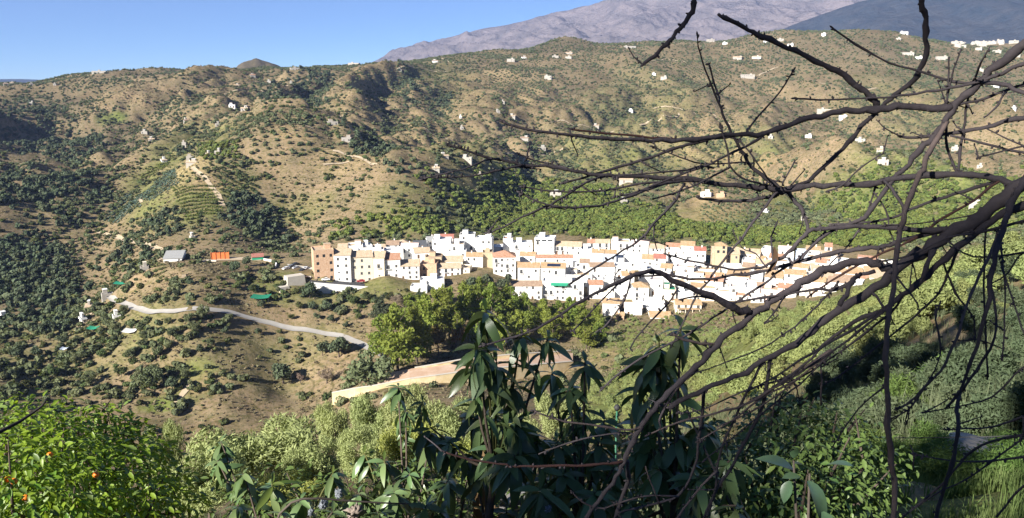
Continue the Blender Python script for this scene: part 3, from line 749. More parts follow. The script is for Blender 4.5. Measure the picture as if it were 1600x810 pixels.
def strip(name, P, width, m, lift=.2, kind='structure', wob=0.0):
    v = []; f = []
    for i, p in enumerate(P):
        t = (P[min(i + 1, len(P) - 1)] - P[max(i - 1, 0)]); n = Vector((-t.y, t.x, 0)).normalized()
        w = width * (1 + wob * math.sin(i * 1.7) * .3 + wob * rnd.uniform(-.25, .25))
        zc = float(gz(p.x, p.y))
        for k in (-.5, -.17, .17, .5):
            q = p + n * w * k; v.append((q.x, q.y, max(float(gz(q.x, q.y)), zc - .25) + lift))
        if i:
            for k in range(3): f.append((4 * i - 4 + k, 4 * i + k, 4 * i + k + 1, 4 * i - 3 + k))
    me = mesh_from(name, v, f, m, True)
    return put(name, me, kind=kind)

strip('road', polyhits([(160, 470), (185, 471), (200, 478), (222, 486), (255, 489), (300, 487), (335, 484), (360, 486), (385, 495), (410, 503), (440, 509), (475, 516), (510, 520), (540, 527), (572, 540), (600, 556)]), 3.6, M['road'], .12, wob=.22)
for pts, w in [([(520, 236), (545, 243), (570, 250), (588, 258)], 3), ([(465, 194), (480, 198), (490, 201)], 4), ([(505, 258), (520, 255), (548, 252)], 3), ([(530, 183), (538, 179), (546, 174)], 3),
               ([(918, 298), (930, 308), (938, 318), (950, 332), (970, 341), (988, 347), (1005, 362)], 4), ([(768, 297), (767, 288), (775, 280)], 3), ([(155, 362), (185, 372), (215, 380), (245, 388), (268, 398)], 4.5),
               ([(268, 399), (255, 405), (240, 411)], 3), ([(300, 262), (325, 285), (340, 303), (348, 322)], 3.5), ([(690, 92), (705, 98), (718, 99)], 4), ([(1000, 196), (1020, 187), (1045, 184), (1062, 178)], 3.5),
               ([(1185, 119), (1200, 111), (1216, 105)], 4), ([(212, 306), (217, 311), (221, 317)], 2.5), ([(146, 486), (135, 494), (128, 506), (121, 517)], 3), ([(1010, 95), (1040, 92), (1075, 98)], 3),
               ([(640, 200), (690, 215), (740, 225)], 2.5), ([(350, 148), (400, 140), (450, 135)], 2.5), ([(1020, 170), (1090, 180), (1140, 195)], 2.5), ([(780, 235), (830, 240), (880, 232)], 2.5), ([(300, 600), (285, 615), (270, 636)], 2.2),
               ([(620, 110), (660, 108), (700, 112)], 3), ([(870, 190), (920, 200), (960, 205)], 2.5), ([(1280, 130), (1320, 140), (1370, 138)], 3)]:
    strip('dirt_track', polyhits(pts), w, M['dirt'], .3, wob=.5)

def wall_run(name, pts, Rs, hgt, thick, wc, label, cap=None, cat='wall'):
    """a wall standing on ground along pixel points given on its top edge"""
    if isinstance(Rs, (int, float)):           # ranges from where the foot of the wall meets the ground
        Rs = [math.hypot(*hit(x, y + Rs).xy) for x, y in pts]
    P = [at(x, y, r) for (x, y), r in zip(pts, Rs)]
    Q = [P[0]]
    for a, b_ in zip(P[:-1], P[1:]):
        n = max(1, int((b_ - a).length / 3))
        for i in range(1, n + 1): Q.append(a.lerp(b_, i / n))
    o = put(name, None, loc=tuple(Q[0] - Vector((0, 0, hgt))), label=label, cat=cat)
    def ring(h0, h1, th, m, nm):
        v = []; f = []
        for i, p in enumerate(Q):
            t = Q[min(i + 1, len(Q) - 1)] - Q[max(i - 1, 0)]; n = Vector((-t.y, t.x, 0)).normalized() * th / 2
            r = p - Vector(o.location)
            for s, z in ((-1, h0), (1, h0), (1, h1), (-1, h1)): v.append((r.x + n.x * s, r.y + n.y * s, r.z + z))
            if i:
                a = 4 * i - 4; b = 4 * i
                for k in range(4): f.append((a + k, a + (k + 1) % 4, b + (k + 1) % 4, b + k))
        f += [(0, 3, 2, 1), tuple(4 * len(Q) - 4 + k for k in range(4))]
        put(nm, mesh_from(nm, v, f, m), o)
    ring(-hgt, 0, thick, M[wc], 'wall_body')
    if cap: ring(0, .25, thick + .25, M[cap], 'coping')
    return o
wall_run('retaining_wall', [(486, 441), (520, 444), (560, 447), (600, 450), (642, 453)], [401, 401, 401, 402, 402], 7, .5, 'white', 'long white retaining wall below the front street of the village')
LOWW = [(519, 614), (555, 607), (590, 602), (640, 592), (680, 587), (722, 581), (800, 573), (872, 567), (895, 565)]
LOWR = [math.hypot(*hit(x, y + 14, 150).xy) for x, y in LOWW]
LOWR = list(np.polyval(np.polyfit([x for x, y in LOWW], LOWR, 2), [x for x, y in LOWW]))
wall_run('retaining_wall', LOWW, LOWR, 7, .6, 'sand', 'sandy yellow retaining wall with pale coping below the clay terrace', 'concrete')
UPR = [LOWR[i] + 15 + i * 1.5 for i in range(9)]
wall_run('retaining_wall', [(648, 575), (684, 569), (722, 562), (800, 554), (872, 550), (892, 548)], [LOWR[3] + 11, LOWR[4] + 11, LOWR[5] + 11, LOWR[6] + 11, LOWR[7] + 11, LOWR[8] + 11], 3, .5, 'sand', 'upper pale yellow wall behind the salmon clay terrace', 'concrete')
wall_run('boundary_wall', [(941, 512), (960, 515), (985, 519), (1010, 521)], [372, 370, 369, 369], 4, .4, 'white', 'low white wall in the field below the lowest village houses')
wall_run('parapet_wall', [(310, 409), (322, 406), (338, 406.5)], 2.5, 3, .5, 'concrete', 'pale curved parapet wall at the left of the sports court')
wall_run('parapet_wall', [(412, 404), (424, 406), (432, 411), (430, 416)], 3, 3, .5, 'white', 'white curved parapet wall at the right of the sports court')

def sheet(name, pts, Rs, m, sub=8):
    """a level area from 4 corner points given by pixel and range"""
    P = [at(x, y, r) for (x, y), r in zip(pts, Rs)]
    v = []; f = []
    for i in range(sub + 1):
        a = P[0].lerp(P[1], i / sub); b = P[3].lerp(P[2], i / sub)
        for j in range(sub + 1): v.append(tuple(a.lerp(b, j / sub)))
    for i in range(sub):
        for j in range(sub): f.append((i * (sub + 1) + j, (i + 1) * (sub + 1) + j, (i + 1) * (sub + 1) + j + 1, i * (sub + 1) + j + 1))
    return put(name, mesh_from(name, v, f, m), kind='structure')
for i in range(2, 8):
    a, b = LOWW[i], LOWW[i + 1]
    p, q = at(a[0], a[1], LOWR[i]), at(b[0], b[1], LOWR[i + 1])
    def back(p, d=11): 
        u = Vector((p.x, p.y, 0)).normalized(); return p + u * d + Vector((0, 0, -.15))
    f = [p + Vector((0, 0, -.15)), q + Vector((0, 0, -.15)), back(q), back(p)]
    put('terrace', mesh_from('terrace', f, [(0, 1, 2, 3)], M['clay']), kind='structure')
sheet('street', [(484, 442.5), (642, 454.5), (645, 441), (484, 434)], [401.4, 402.4, 416, 414], M['asphalt'])
sheet('car_park', [(438, 426), (486, 434), (488, 418), (444, 412)], [420, 408, 425, 440], M['concrete'])
_h = [hit(x, y, 330) for x, y in [(338, 408), (408, 408), (412, 402.5), (342, 402.5)]]
v = []; f = []
for i in range(13):
    a, b = _h[0].lerp(_h[1], i / 12), _h[3].lerp(_h[2], i / 12)
    for j in range(9):
        p = a.lerp(b, j / 8); v.append((p.x, p.y, float(gz(p.x, p.y)) + .25))
        if i and j: k = i * 9 + j; f.append((k - 10, k - 1, k, k - 9))
put('sports_court', mesh_from('sports_court', v, f, M['dirt'], True), kind='structure')

def block(name, px0, px1, yt, yb, R, d, m, label, cat, top=None, taper=0, yaw=0, extra=None):
    xm = (px0 + px1) / 2; az, s = ray(xm, yt); az = float(az); zt = float(s) * R; zb = float(ray(xm, yb)[1]) * R
    w = (px1 - px0) / F * (R * math.cos(az) * CP - zt * SP)
    x0, y0 = math.sin(az) * R, math.cos(az) * R
    base = min(zb, float(gz(x0, y0))) - .4
    o = put(name, None, loc=(x0, y0, base), rotz=-az + math.radians(yaw), label=label, cat=cat)
    b = MB(); b.box(-w / 2, w / 2, 0, d, 0, zt - base, 0, taper); put('wall', b.mesh('wall', [M[m]]), o)
    if top:
        b = MB(); b.quad([(-w / 2 - .3, -.4, zt - base + .02), (w / 2 + .3, -.4, zt - base + .02), (w / 2 + .3, d + .3, zt - base + .9), (-w / 2 - .3, d + .3, zt - base + .9)])
        b.quad([(-w / 2 - .3, d + .3, zt - base - .05), (-w / 2 - .3, d + .3, zt - base + .9), (w / 2 + .3, d + .3, zt - base + .9), (w / 2 + .3, d + .3, zt - base - .05)])
        for sx in (-1, 1): b.quad([(sx * (w / 2 + .3), -.4, zt - base + .01), (sx * (w / 2 + .3), d + .3, zt - base + .01), (sx * (w / 2 + .3), d + .3, zt - base + .9)])
        put('roof', b.mesh('roof', [M[top]]), o)
    if extra: extra(o, w, d, zt - base)
    return o
def _posts(o, w, d, h):
    for k in range(5):
        b = MB(); b.box(-w / 2 + k * w / 4 - .12, -w / 2 + k * w / 4 + .12, -.3, -.02, 0, h + .5); put('buttress', b.mesh('buttress', [M['orange']]), o)
_c = [math.hypot(*hit(x, y, 330).xy) for x, y in [(343, 405.5), (402, 407)]]
block('court_wall', 330, 357, 395, 406, _c[0], .5, 'orange', 'orange painted fronton wall beside the sports court', 'wall', yaw=-14, extra=_posts)
block('changing_room', 394, 411, 402, 408, _c[1], 6, 'awning', 'low green building with red roof beside the sports court', 'building', 'red')
block('concrete_bunker', 436, 456, 449, 461, 400, 6, 'concrete', 'pale stepped concrete block below the car park, lower one', 'wall', taper=.8, yaw=24)
block('concrete_bunker', 448, 478, 432, 447, 405, 6, 'concrete', 'pale concrete block under the edge of the car park, upper one', 'wall', taper=.4, yaw=20)
block('rock_pillar', 283, 292, 431, 447, 418, 3, 'beige', 'beige stone stump on the slope below the sports court', 'ruin', taper=.5)

# far farmhouses, each on its own spot (px centre, base py, px width, px height, colour, roof, label)
FARM = [
 (154, 113, 26, 4.5, 'flat', 'white', 'long white farmhouse on the left skyline ridge'), (9, 134, 8, 4, 'gable', 'brown', 'leftmost tiny white house by the blue far ridge'), (18, 132, 6, 3.5, 'gable', 'tan', 'tiny white house second from the left edge on the ridge'),
 (48, 164, 7, 4.5, 'flat', 'white', 'small white hut alone in the upper left valley'), (49, 134, 6, 4, 'flat', 'white', 'white cube just under the left skyline'), (225, 210, 11, 5, 'flat', 'white', 'white cottage on the left slope above another cottage'), (236, 221, 11, 4.5, 'gable', 'tan', 'white cottage lower of a pair on the left slope'),
 (292, 191, 10, 4, 'gable', 'brown', 'white cottage halfway up the left hill'), (362, 169, 12, 6, 'flat', 'white', 'white house left of two on the round hill shoulder'), (381, 174, 13, 6.5, 'gable', 'tan', 'white house right of two on the round hill shoulder'),
 (340, 198, 8, 5, 'flat', 'white', 'white cottage above the terraced vineyards'), (287, 231, 8, 10, 'flat', 'white', 'tall narrow white house beside green terraces'), (297, 250, 15, 6, 'flat', 'white', 'upper white farmhouse above the fan shaped terraces'), (298, 259, 19, 7, 'gable', 'tan', 'lower white farmhouse above the fan shaped terraces'),
 (339, 242, 10, 6.5, 'flat', 'white', 'white cube house at the green orchard corner'), (327, 244, 7, 4, 'mono', 'brown', 'small brown roofed shed beside the white cube house'), (257, 254, 10, 5, 'mono', 'tan', 'long low shed left of the twin farmhouses'), (395, 121, 10, 5, 'gable', 'terra', 'white house below the dark conical hill'),
 (461, 110, 17, 4.5, 'flat', 'white', 'white farmhouse on skyline right of the conical hill'), (370, 136, 9, 3.5, 'gable', 'tan', 'flat pale house left below the conical hill'), (420, 130, 7, 4, 'flat', 'white', 'small house in scrub below the skyline farm'), (455, 133, 5, 6, 'flat', 'cream', 'narrow beige house near the dark wood on the ridge'),
 (552, 99, 22, 4, 'flat', 'white', 'white hamlet house on the skyline at left centre'), (520, 196, 20, 6.5, 'flat', 'white', 'long white building beside the tall dark tree'), (541, 222, 19, 8, 'flat', 'white', 'white villa with open porch on the middle spur'), (680, 98, 11, 4, 'gable', 'brown', 'small farmhouse under the mountain foot'),
 (624, 112, 8, 4, 'flat', 'white', 'white cottage on the left of a ridge track'), (728, 251, 22, 5, 'flat', 'white', 'long low white building near the twig tips'), (696, 248, 13, 6, 'gable', 'tan', 'small cottage left of the long low white building'), (681, 268, 14, 7, 'gable', 'tan', 'white cottage beside a dark tree at the twig tips'),
 (722, 203, 6, 5, 'flat', 'white', 'tiny white hut at the valley line'), (720, 186, 4, 5, 'flat', 'white', 'tiny pale hut above another hut in the valley'), (798, 97, 15, 6, 'flat', 'white', 'white farmhouse left of three below the knoll'), (819, 93, 9, 5, 'gable', 'brown', 'farmhouse middle of three below the knoll'),
 (868, 91, 12, 4.5, 'flat', 'white', 'farmhouse on terrace right under the knoll'), (888, 92, 12, 4, 'flat', 'cream', 'cream farmhouse right under the knoll'), (889, 85, 13, 3, 'gable', 'tan', 'house behind the cream farmhouse on the knoll flank'), (985, 76, 22, 4.5, 'flat', 'white', 'long white house on skyline right of the knoll'),
 (856, 125, 14, 8, 'flat', 'white', 'ruined white house amid pale rubble'), (819, 221, 16, 7, 'mono', 'brown', 'white farmhouse just above the upper twig'), (847, 235, 15, 5.5, 'flat', 'white', 'white farmhouse below the upper twig'), (985, 176, 10, 5, 'flat', 'white', 'white cottage in the middle of the green valley head'),
 (931, 200, 12, 5, 'mono', 'tan', 'low farmhouse beside the pale slanting track'), (1037, 125, 12, 6, 'flat', 'white', 'white house left of the black budded twig'), (1022, 119, 7, 5, 'flat', 'white', 'small white house next to black twig tip'), (800, 184, 12, 4, 'mono', 'tan', 'low shed in the dry middle valley'), (779, 177, 7, 4, 'flat', 'white', 'white hut in the dry middle valley'),
 (868, 309, 22, 9, 'flat', 'white', 'whitish farmhouse among green trees behind thin twigs'), (978, 286, 26, 6.5, 'gable', 'tan', 'long white farmhouse in the green orchards behind twigs'), (976, 319, 12, 7, 'flat', 'white', 'white house lower in the green orchards'), (938, 306, 13, 6, 'flat', 'white', 'white house at the head of the pale track'), (751, 277, 7, 5, 'flat', 'white', 'white hut in orchards at left twig tip'),
 (786, 162, 6, 4, 'flat', 'white', 'lone white hut on a dry ridge'), (1111, 57, 14, 5.5, 'flat', 'white', 'white house on the skyline above the budded upright twig'), (1152, 94, 17, 6, 'gable', 'tan', 'left white farmhouse of a pair with a dark tree between'), (1182, 92, 17, 4, 'gable', 'tan', 'right long farmhouse of a pair with a dark tree between'), (1169, 123, 26, 8, 'flat', 'white', 'group farmhouse with white walls below the pair'),
 (1220, 65, 12, 5, 'flat', 'white', 'white house on upper right ridge beside the thick diagonal twig'), (1235, 73, 11, 5, 'flat', 'white', 'white house right below the ridge house'), (1287, 57, 8, 6, 'flat', 'white', 'white house on the peak at the upper right'), (1196, 67, 7, 4, 'flat', 'white', 'small house left below the ridge house'), (1133, 70, 9, 4, 'flat', 'white', 'low white house under the skyline house'),
 (1288, 175, 26, 5, 'flat', 'white', 'long pale farmhouse behind the forked branches'), (1263, 216, 12, 5.5, 'flat', 'white', 'white cottage between the horizontal branches'), (1204, 217, 9, 5, 'flat', 'white', 'white hut just under the horizontal branch'), (1413, 48, 14, 5, 'flat', 'white', 'white house on the right peak near the vertical branch'), (1404, 63, 9, 4, 'flat', 'white', 'house below the right peak house'),
 (1418, 87, 24, 6, 'flat', 'cream', 'cream terraced house right of the vertical branch'), (1436, 93, 13, 5, 'flat', 'white', 'white house beside the cream terraced house'), (1472, 94, 20, 7, 'flat', 'cream', 'stepped beige building on the right hillside'), (1533, 112, 9, 5, 'flat', 'white', 'white house below the far hilltop town'), (1584, 172, 8, 5, 'flat', 'white', 'white hut near the right edge of the photo'),
 (1344, 223, 19, 7, 'flat', 'white', 'pale farmhouse in right orchards behind branches'), (1376, 238, 14, 6, 'mono', 'tan', 'low farmhouse next to the forked limb'), (1380, 258, 20, 9, 'flat', 'white', 'white farmhouse on pale cleared ground behind limbs'), (1494, 236, 16, 7, 'flat', 'white', 'white farmhouse under the budded side branch'), (1531, 263, 10, 5, 'flat', 'white', 'white cottage above the arching limb at right'),
 (1318, 186, 15, 6, 'flat', 'white', 'white house left of the green treetop at right'), (1104, 308, 18, 8, 'flat', 'white', 'white house with an orange annex above the planted grove'), (1126, 309, 16, 6, 'flat', 'salmon', 'orange annex beside the white house above planted grove'), (1256, 345, 10, 6, 'flat', 'white', 'white hut in the green above the village'), (1195, 335, 12, 5, 'flat', 'white', 'pale hut under the limb junction'),
 (10, 500, 21, 6, 'gable', 'grey', 'pale long shed at the left edge of the valley'), (226, 424, 15, 7, 'flat', 'cream', 'cream hut beside the terraced rows'), (137, 490, 10, 14, 'mono', 'tan', 'tall pale farm shed at the left bend'), (132, 505, 9, 8, 'mono', 'grey', 'small grey roofed shed below the tall farm shed'), (302, 374, 8, 4, 'flat', 'white', 'white hut in the green left of the ravine'), (248, 353, 10, 4, 'flat', 'white', 'white hut on the terraces left of the ravine'),
 (168, 467, 20, 8, 'flat', 'white', 'white walled farmhouse where the concrete road starts'), (183, 500, 14, 6, 'flat', 'cream', 'low cream shed below the road start'), (85, 134, 5, 3, 'flat', 'white', 'white speck house on left ridge'), (1555, 137, 14, 6, 'flat', 'white', 'white house under the thick upper limb'), (1585, 330, 30, 9, 'flat', 'white', 'white house in green at the right edge behind limbs'), (1525, 325, 24, 8, 'flat', 'cream', 'cream house in green trees left of the edge limbs'),
]
for (x, yb, w, h, rf, rc, lab) in FARM:
    p = hit(x, yb, 330); R = math.hypot(p.x, p.y); yb = float(to_px(p.x, p.y, p.z)[1])
    wc = rnd.choice(['farmwhite', 'farmwhite', 'farmwhite', 'white']) if rc != 'salmon' else 'salmon'
    w *= .8; h *= .72
    house(x - w / 2, x + w / 2, yb - h, yb, R, rf, 'tan' if rc == 'white' and rnd.random() < .5 else rc, wc, lab, d=min(9, max(4, w / F * R * .6)), yaw=rnd.uniform(-18, 18), win=.45, extra='nohut', cat='farmhouse', name='farmhouse')
# big grey-roofed hall left of the court
_p = hit(270, 409, 330)
house(256, 283, 404, 409, math.hypot(_p.x, _p.y), 'mono', 'grey', 'white', 'wide grey roofed farm hall beside the dirt track', d=10, yaw=-12, win=.2, cat='barn', name='barn')
# the hilltop town far right
for i in range(26):
    x = rnd.uniform(1492, 1602); t = (x - 1492) / 110
    y = 66 - 6 * t + rnd.choice([0, 0, 3, 8, 14, 24]) * (.3 + t) + rnd.uniform(-1, 1)
    p = hit(x, y, 1000); R = math.hypot(p.x, p.y); y = float(to_px(p.x, p.y, p.z)[1])
    w = rnd.uniform(6, 13)
    house(x - w / 2, x + w / 2, y - rnd.uniform(2.8, 4.8), y, R, 'flat', rnd.choice(['farmwhite', 'tan']), 'farmwhite', 'white house in the far hilltop town at the right skyline', d=9, yaw=rnd.uniform(-15, 15), win=.25, extra='nohut', group='houses of the far hilltop town', cat='house')

# tarps, nets and tanks on the smallholdings
def tarp(px, py, w, d, h, m, label, yaw=0):
    p = hit(px, py, 250); o = put('shade_net', None, loc=(p.x, p.y, p.z), rotz=math.radians(yaw), label=label, cat='shade net')
    n = 6; v = []; f = []
    for i in range(n + 1):
        for j in range(n + 1):
            x = -w / 2 + w * i / n; y = d * j / n; v.append((x, y, h - .5 * math.sin(math.pi * i / n) + .25 * d * .3 * j / n))
    for i in range(n):
        for j in range(n): f.append((i * (n + 1) + j, (i + 1) * (n + 1) + j, (i + 1) * (n + 1) + j + 1, i * (n + 1) + j + 1))
    put('sheet', mesh_from('sheet', v, f, M[m], True), o)
    for sx in (-1, 1):
        for y in (0, d):
            b = MB(); b.box(sx * w / 2 - .06, sx * w / 2 + .06, y - .06, y + .06, -1.5, h + .05); put('post', b.mesh('post', [M['iron']]), o)
tarp(405, 472, 9, 6, 2.0, 'green', 'green net roof over a plot below the concrete blocks')
tarp(187, 449, 7, 4, 2.0, 'awning', 'green net beside the pale track on left spur')
tarp(143, 520, 5, 4, 2.0, 'awning', 'small green tarp at the left valley farm')
tarp(200, 526, 6, 5, 2.2, 'white', 'white tarp pitched on the slope under the road')
tarp(392, 456, 4, 3, 1.6, 'awning', 'little green net left of the concrete blocks')
tarp(98, 551, 3, 3, 1.6, 'bluish', 'pale blue tarp in the left valley scrub')

# ---------------------------------------------------------------- cars
CARP = {}
def car_meshes(key, paint):
    b = MB(); prof = [(-2.05, .35), (-2.1, .75), (-1.95, .92), (-1.0, 1.0), (-.45, 1.42), (.9, 1.45), (1.6, 1.05), (2.0, .98), (2.08, .6), (2.02, .35)]
    for sy in (-1, 1): b.quad([(x, sy * (.82 if z > 1.1 else .86), z) for x, z in (prof if sy < 0 else prof[::-1])])
    for (a, c) in zip(prof, prof[1:] + prof[:1]):
        ya = .82 if a[1] > 1.1 else .86; yc = .82 if c[1] > 1.1 else .86
        b.quad([(a[0], -ya, a[1]), (a[0], ya, a[1]), (c[0], yc, c[1]), (c[0], -yc, c[1])])
    body = b.mesh('body', [paint])
    g = MB()
    for sy in (-1, 1): g.quad([(-.85, sy * .875, 1.04), (1.35, sy * .875, 1.06), (.85, sy * .84, 1.38), (-.4, sy * .84, 1.36)])
    g.quad([(-1.02, -.7, 1.02), (-1.02, .7, 1.02), (-.49, .66, 1.42), (-.49, -.66, 1.42)]); g.quad([(1.6, -.7, 1.08), (1.6, .7, 1.08), (.94, .66, 1.46), (.94, -.66, 1.46)])
    glass = g.mesh('glazing', [M['pane']])
    return body, glass
_w = MB(); n = 12
for k in range(n):
    a0, a1 = 2 * math.pi * k / n, 2 * math.pi * (k + 1) / n
    c0, s0, c1, s1 = math.cos(a0) * .31, math.sin(a0) * .31, math.cos(a1) * .31, math.sin(a1) * .31
    _w.quad([(c0, -.1, s0), (c1, -.1, s1), (c1, .1, s1), (c0, .1, s0)])
    for y in (-.1, .1): _w.quad([(0, y, 0), (c0, y, s0), (c1, y, s1)])
WHEEL = _w.mesh('wheel', [M['iron']])
PAINT = {k: mat('car_paint_' + k, c, .3, spec=.5) for k, c in dict(red=(.32, .02, .03), white=(.75, .75, .75), grey=(.2, .21, .22), black=(.02, .022, .025), silver=(.45, .46, .47)).items()}
for k in PAINT: CARP[k] = car_meshes(k, PAINT[k])
def car(px, py, R, col, yaw, label, group=None, onz=None):
    az, s = ray(px, py); az = float(az); z = float(s) * R
    o = put('parked_car', None, loc=(math.sin(az) * R, math.cos(az) * R, z), rotz=-az + math.radians(yaw), label=label, cat='car', group=group)
    put('body', CARP[col][0], o); put('glazing', CARP[col][1], o)
    for x in (-1.3, 1.25):
        for y in (-.78, .78): put('wheel', WHEEL, o, (x, y, .31))
car(564, 441, 407, 'red', 2, 'red car parked alone along the front street')
car(509, 438.5, 407, 'white', 3, 'white car parked before the bare brick block')
car(633, 445, 407, 'black', 4, 'black car parked by the house with tan roof')
car(645, 446.5, 408, 'white', 30, 'white car at the corner of the front street')
car(654, 447, 409, 'grey', 5, 'grey car right of the white corner car')
for i, (x, y, R, c, a, l) in enumerate([(447, 421, 426, 'white', 40, 'white car at the left of the car park'), (455, 418, 430, 'grey', 35, 'grey car in the middle of the car park'), (463, 420, 427, 'silver', 30, 'silver car in the car park'),
                                        (472, 424, 421, 'black', 60, 'black car near the brick block in car park'), (478, 421, 424, 'white', 60, 'white car closest to the brick block in car park'), (462, 414.5, 434, 'black', 20, 'black car at the back of the car park')]):
    car(x, y, R, c, a, l, 'cars in the car park')

# ---------------------------------------------------------------- foliage
def leaf_cloud(n, lobes, ln, wd, seed, out=.6, droop=0.0, shell=.55, fold=False, up=0.0):
    """n leaves spread through ellipsoid lobes [(cx,cy,cz,rx,ry,rz)] -> verts, quads"""
    g = np.random.default_rng(seed)
    L = np.array(lobes, float); vol = (L[:, 3] * L[:, 4] * L[:, 5]) ** .67; idx = g.choice(len(L), n, p=vol / vol.sum())
    d = g.normal(size=(n, 3)); d /= np.linalg.norm(d, axis=1)[:, None]
    r = (shell + (1 - shell) * g.random(n) ** .7) * (1 + .12 * g.normal(size=n))
    c = L[idx, :3] + d * L[idx, 3:] * r[:, None]
    nrm = d * out + g.normal(size=(n, 3)) * (1 - out) + np.array([0, 0, up]); nrm /= np.linalg.norm(nrm, axis=1)[:, None]
    t = g.normal(size=(n, 3)) + d * .8; t[:, 2] -= droop; t -= nrm * (t * nrm).sum(1)[:, None]; t /= np.linalg.norm(t, axis=1)[:, None] + 1e-9
    b = np.cross(nrm, t); s = (.7 + .6 * g.random(n))[:, None]
    l = ln * s; w = wd * s
    v = np.stack([c - t * l * .5, c + b * w * .5 - t * l * .05 + nrm * w * .12, c + t * l * .5, c - b * w * .5 - t * l * .05 + nrm * w * .12], 1).reshape(-1, 3)
    return v, np.arange(n * 4).reshape(n, 4)

def lobes_for(seed, n, rx, rz, cz, spread=.6, lr=.5):
    r = random.Random(seed); o = []
    for i in range(n):
        a = 2 * math.pi * (i + r.random() * .7) / n; q = spread * math.sqrt(r.random() * .8 + .2)
        zz = r.uniform(-.55, .75)
        s = lr * r.uniform(.75, 1.25)
        o.append((math.cos(a) * q * rx, math.sin(a) * q * rx, cz + zz * rz * .75, rx * s, rx * s, rz * s * r.uniform(.8, 1.1)))
    return o

G = {}
G['olive'] = mat('olive_leaf', (.150, .170, .085), .8, (.9, (.105, .125, .060), .25), vary=.25, trans=.2)
G['scrub'] = mat('scrub_leaf', (.105, .125, .045), .85, (.7, (.07, .09, .032), .25), vary=.4, trans=.2)
G['dark'] = mat('dark_evergreen_leaf', (.098, .120, .066), .8, (.6, (.070, .095, .050), .25), vary=.25, trans=.1)
G['bright'] = mat('orchard_leaf', (.165, .195, .045), .75, (.6, (.095, .130, .030), .25), vary=.25, trans=.2)
G['pine'] = mat('pine_needles', (.225, .265, .050), .8, (.5, (.15, .19, .038), .22), vary=.22, trans=.36)
G['autumn'] = mat('yellowing_leaf', (.21, .15, .05), .8, (.5, (.15, .10, .04), .22), vary=.2, trans=.2)
G['dry'] = mat('dry_twigs', (.22, .165, .12), .9, (.5, (.16, .12, .09), .22), vary=.2)
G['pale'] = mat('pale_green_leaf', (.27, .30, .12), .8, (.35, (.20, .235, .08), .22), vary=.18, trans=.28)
G['blue'] = mat('bluish_crop_leaf', (.10, .15, .11), .8, vary=.2)
G['bark'] = mat('tree_bark', (.11, .085, .065), .95, (2, (.07, .055, .045), .2), (9, .03))

def crown_mesh(name, m, seed, n, lob, ln, wd, **k):
    v, f = leaf_cloud(n, lob, ln, wd, seed, **k); return mesh_from(name, v, f, G[m] if isinstance(m, str) else m)

def far_set(key, m, n=150, k=4, rx=1.0, rz=.85, ln=.62, wd=.5, lob=6, lr=.5):
    return [crown_mesh(key, m, 100 + i * 7 + len(key), n, lobes_for(i + 3 + len(key), lob, rx, rz, rz * .75, .55, lr), ln, wd, out=.75) for i in range(k)]
FAR = {'olive_tree': far_set('olive_tree', 'olive'), 'scrub_bush': far_set('scrub_bush', 'scrub', rz=.7), 'evergreen_tree': far_set('evergreen_tree', 'dark', 190, rz=1.1), 'orchard_tree': far_set('orchard_tree', 'bright', 170, rz=.8)}

def gn_scatter(name, pts, scl, rot, protos, label=None):
    """one stuff object: a point cloud mesh whose points carry copies of the given plants"""
    me = bpy.data.meshes.new(name); me.vertices.add(len(pts)); me.vertices.foreach_set('co', np.asarray(pts, np.float32).ravel())
    for nm, arr in (('plant_size', scl), ('plant_turn', rot)):
        a = me.attributes.new(nm, 'FLOAT', 'POINT'); a.data.foreach_set('value', np.asarray(arr, np.float32))
    o = put(name, me, kind='stuff')
    ng = bpy.data.node_groups.new(name, 'GeometryNodeTree'); ng.interface.new_socket('Geometry', in_out='INPUT', socket_type='NodeSocketGeometry'); ng.interface.new_socket('Geometry', in_out='OUTPUT', socket_type='NodeSocketGeometry')
    N = ng.nodes; L = ng.links; gi = N.new('NodeGroupInput'); go = N.new('NodeGroupOutput')
    iop = N.new('GeometryNodeInstanceOnPoints'); gti = N.new('GeometryNodeGeometryToInstance')
    for p in protos[::-1]:
        oi = N.new('GeometryNodeObjectInfo'); oi.inputs['Object'].default_value = p; oi.transform_space = 'ORIGINAL'; L.new(oi.outputs['Geometry'], gti.inputs[0])
    def na(nm):
        a = N.new('GeometryNodeInputNamedAttribute'); a.data_type = 'FLOAT'; a.inputs[0].default_value = nm; return a.outputs[0]
    cx = N.new('ShaderNodeCombineXYZ'); L.new(na('plant_turn'), cx.inputs[2]); s = na('plant_size')
    L.new(gi.outputs[0], iop.inputs['Points']); L.new(gti.outputs[0], iop.inputs['Instance']); iop.inputs['Pick Instance'].default_value = True
    L.new(cx.outputs[0], iop.inputs['Rotation']); L.new(s, iop.inputs['Scale'])
    ix = N.new('FunctionNodeRandomValue'); ix.data_type = 'INT'
    for i_ in ix.inputs:
        if i_.type == 'INT' and i_.name == 'Min': i_.default_value = 0
        if i_.type == 'INT' and i_.name == 'Max': i_.default_value = len(protos) - 1
    for o_ in ix.outputs:
        if o_.type == 'INT' and o_.enabled: L.new(o_, iop.inputs['Instance Index'])
    L.new(iop.outputs[0], go.inputs[0])
    md = o.modifiers.new('plants', 'NODES'); md.node_group = ng
    return o

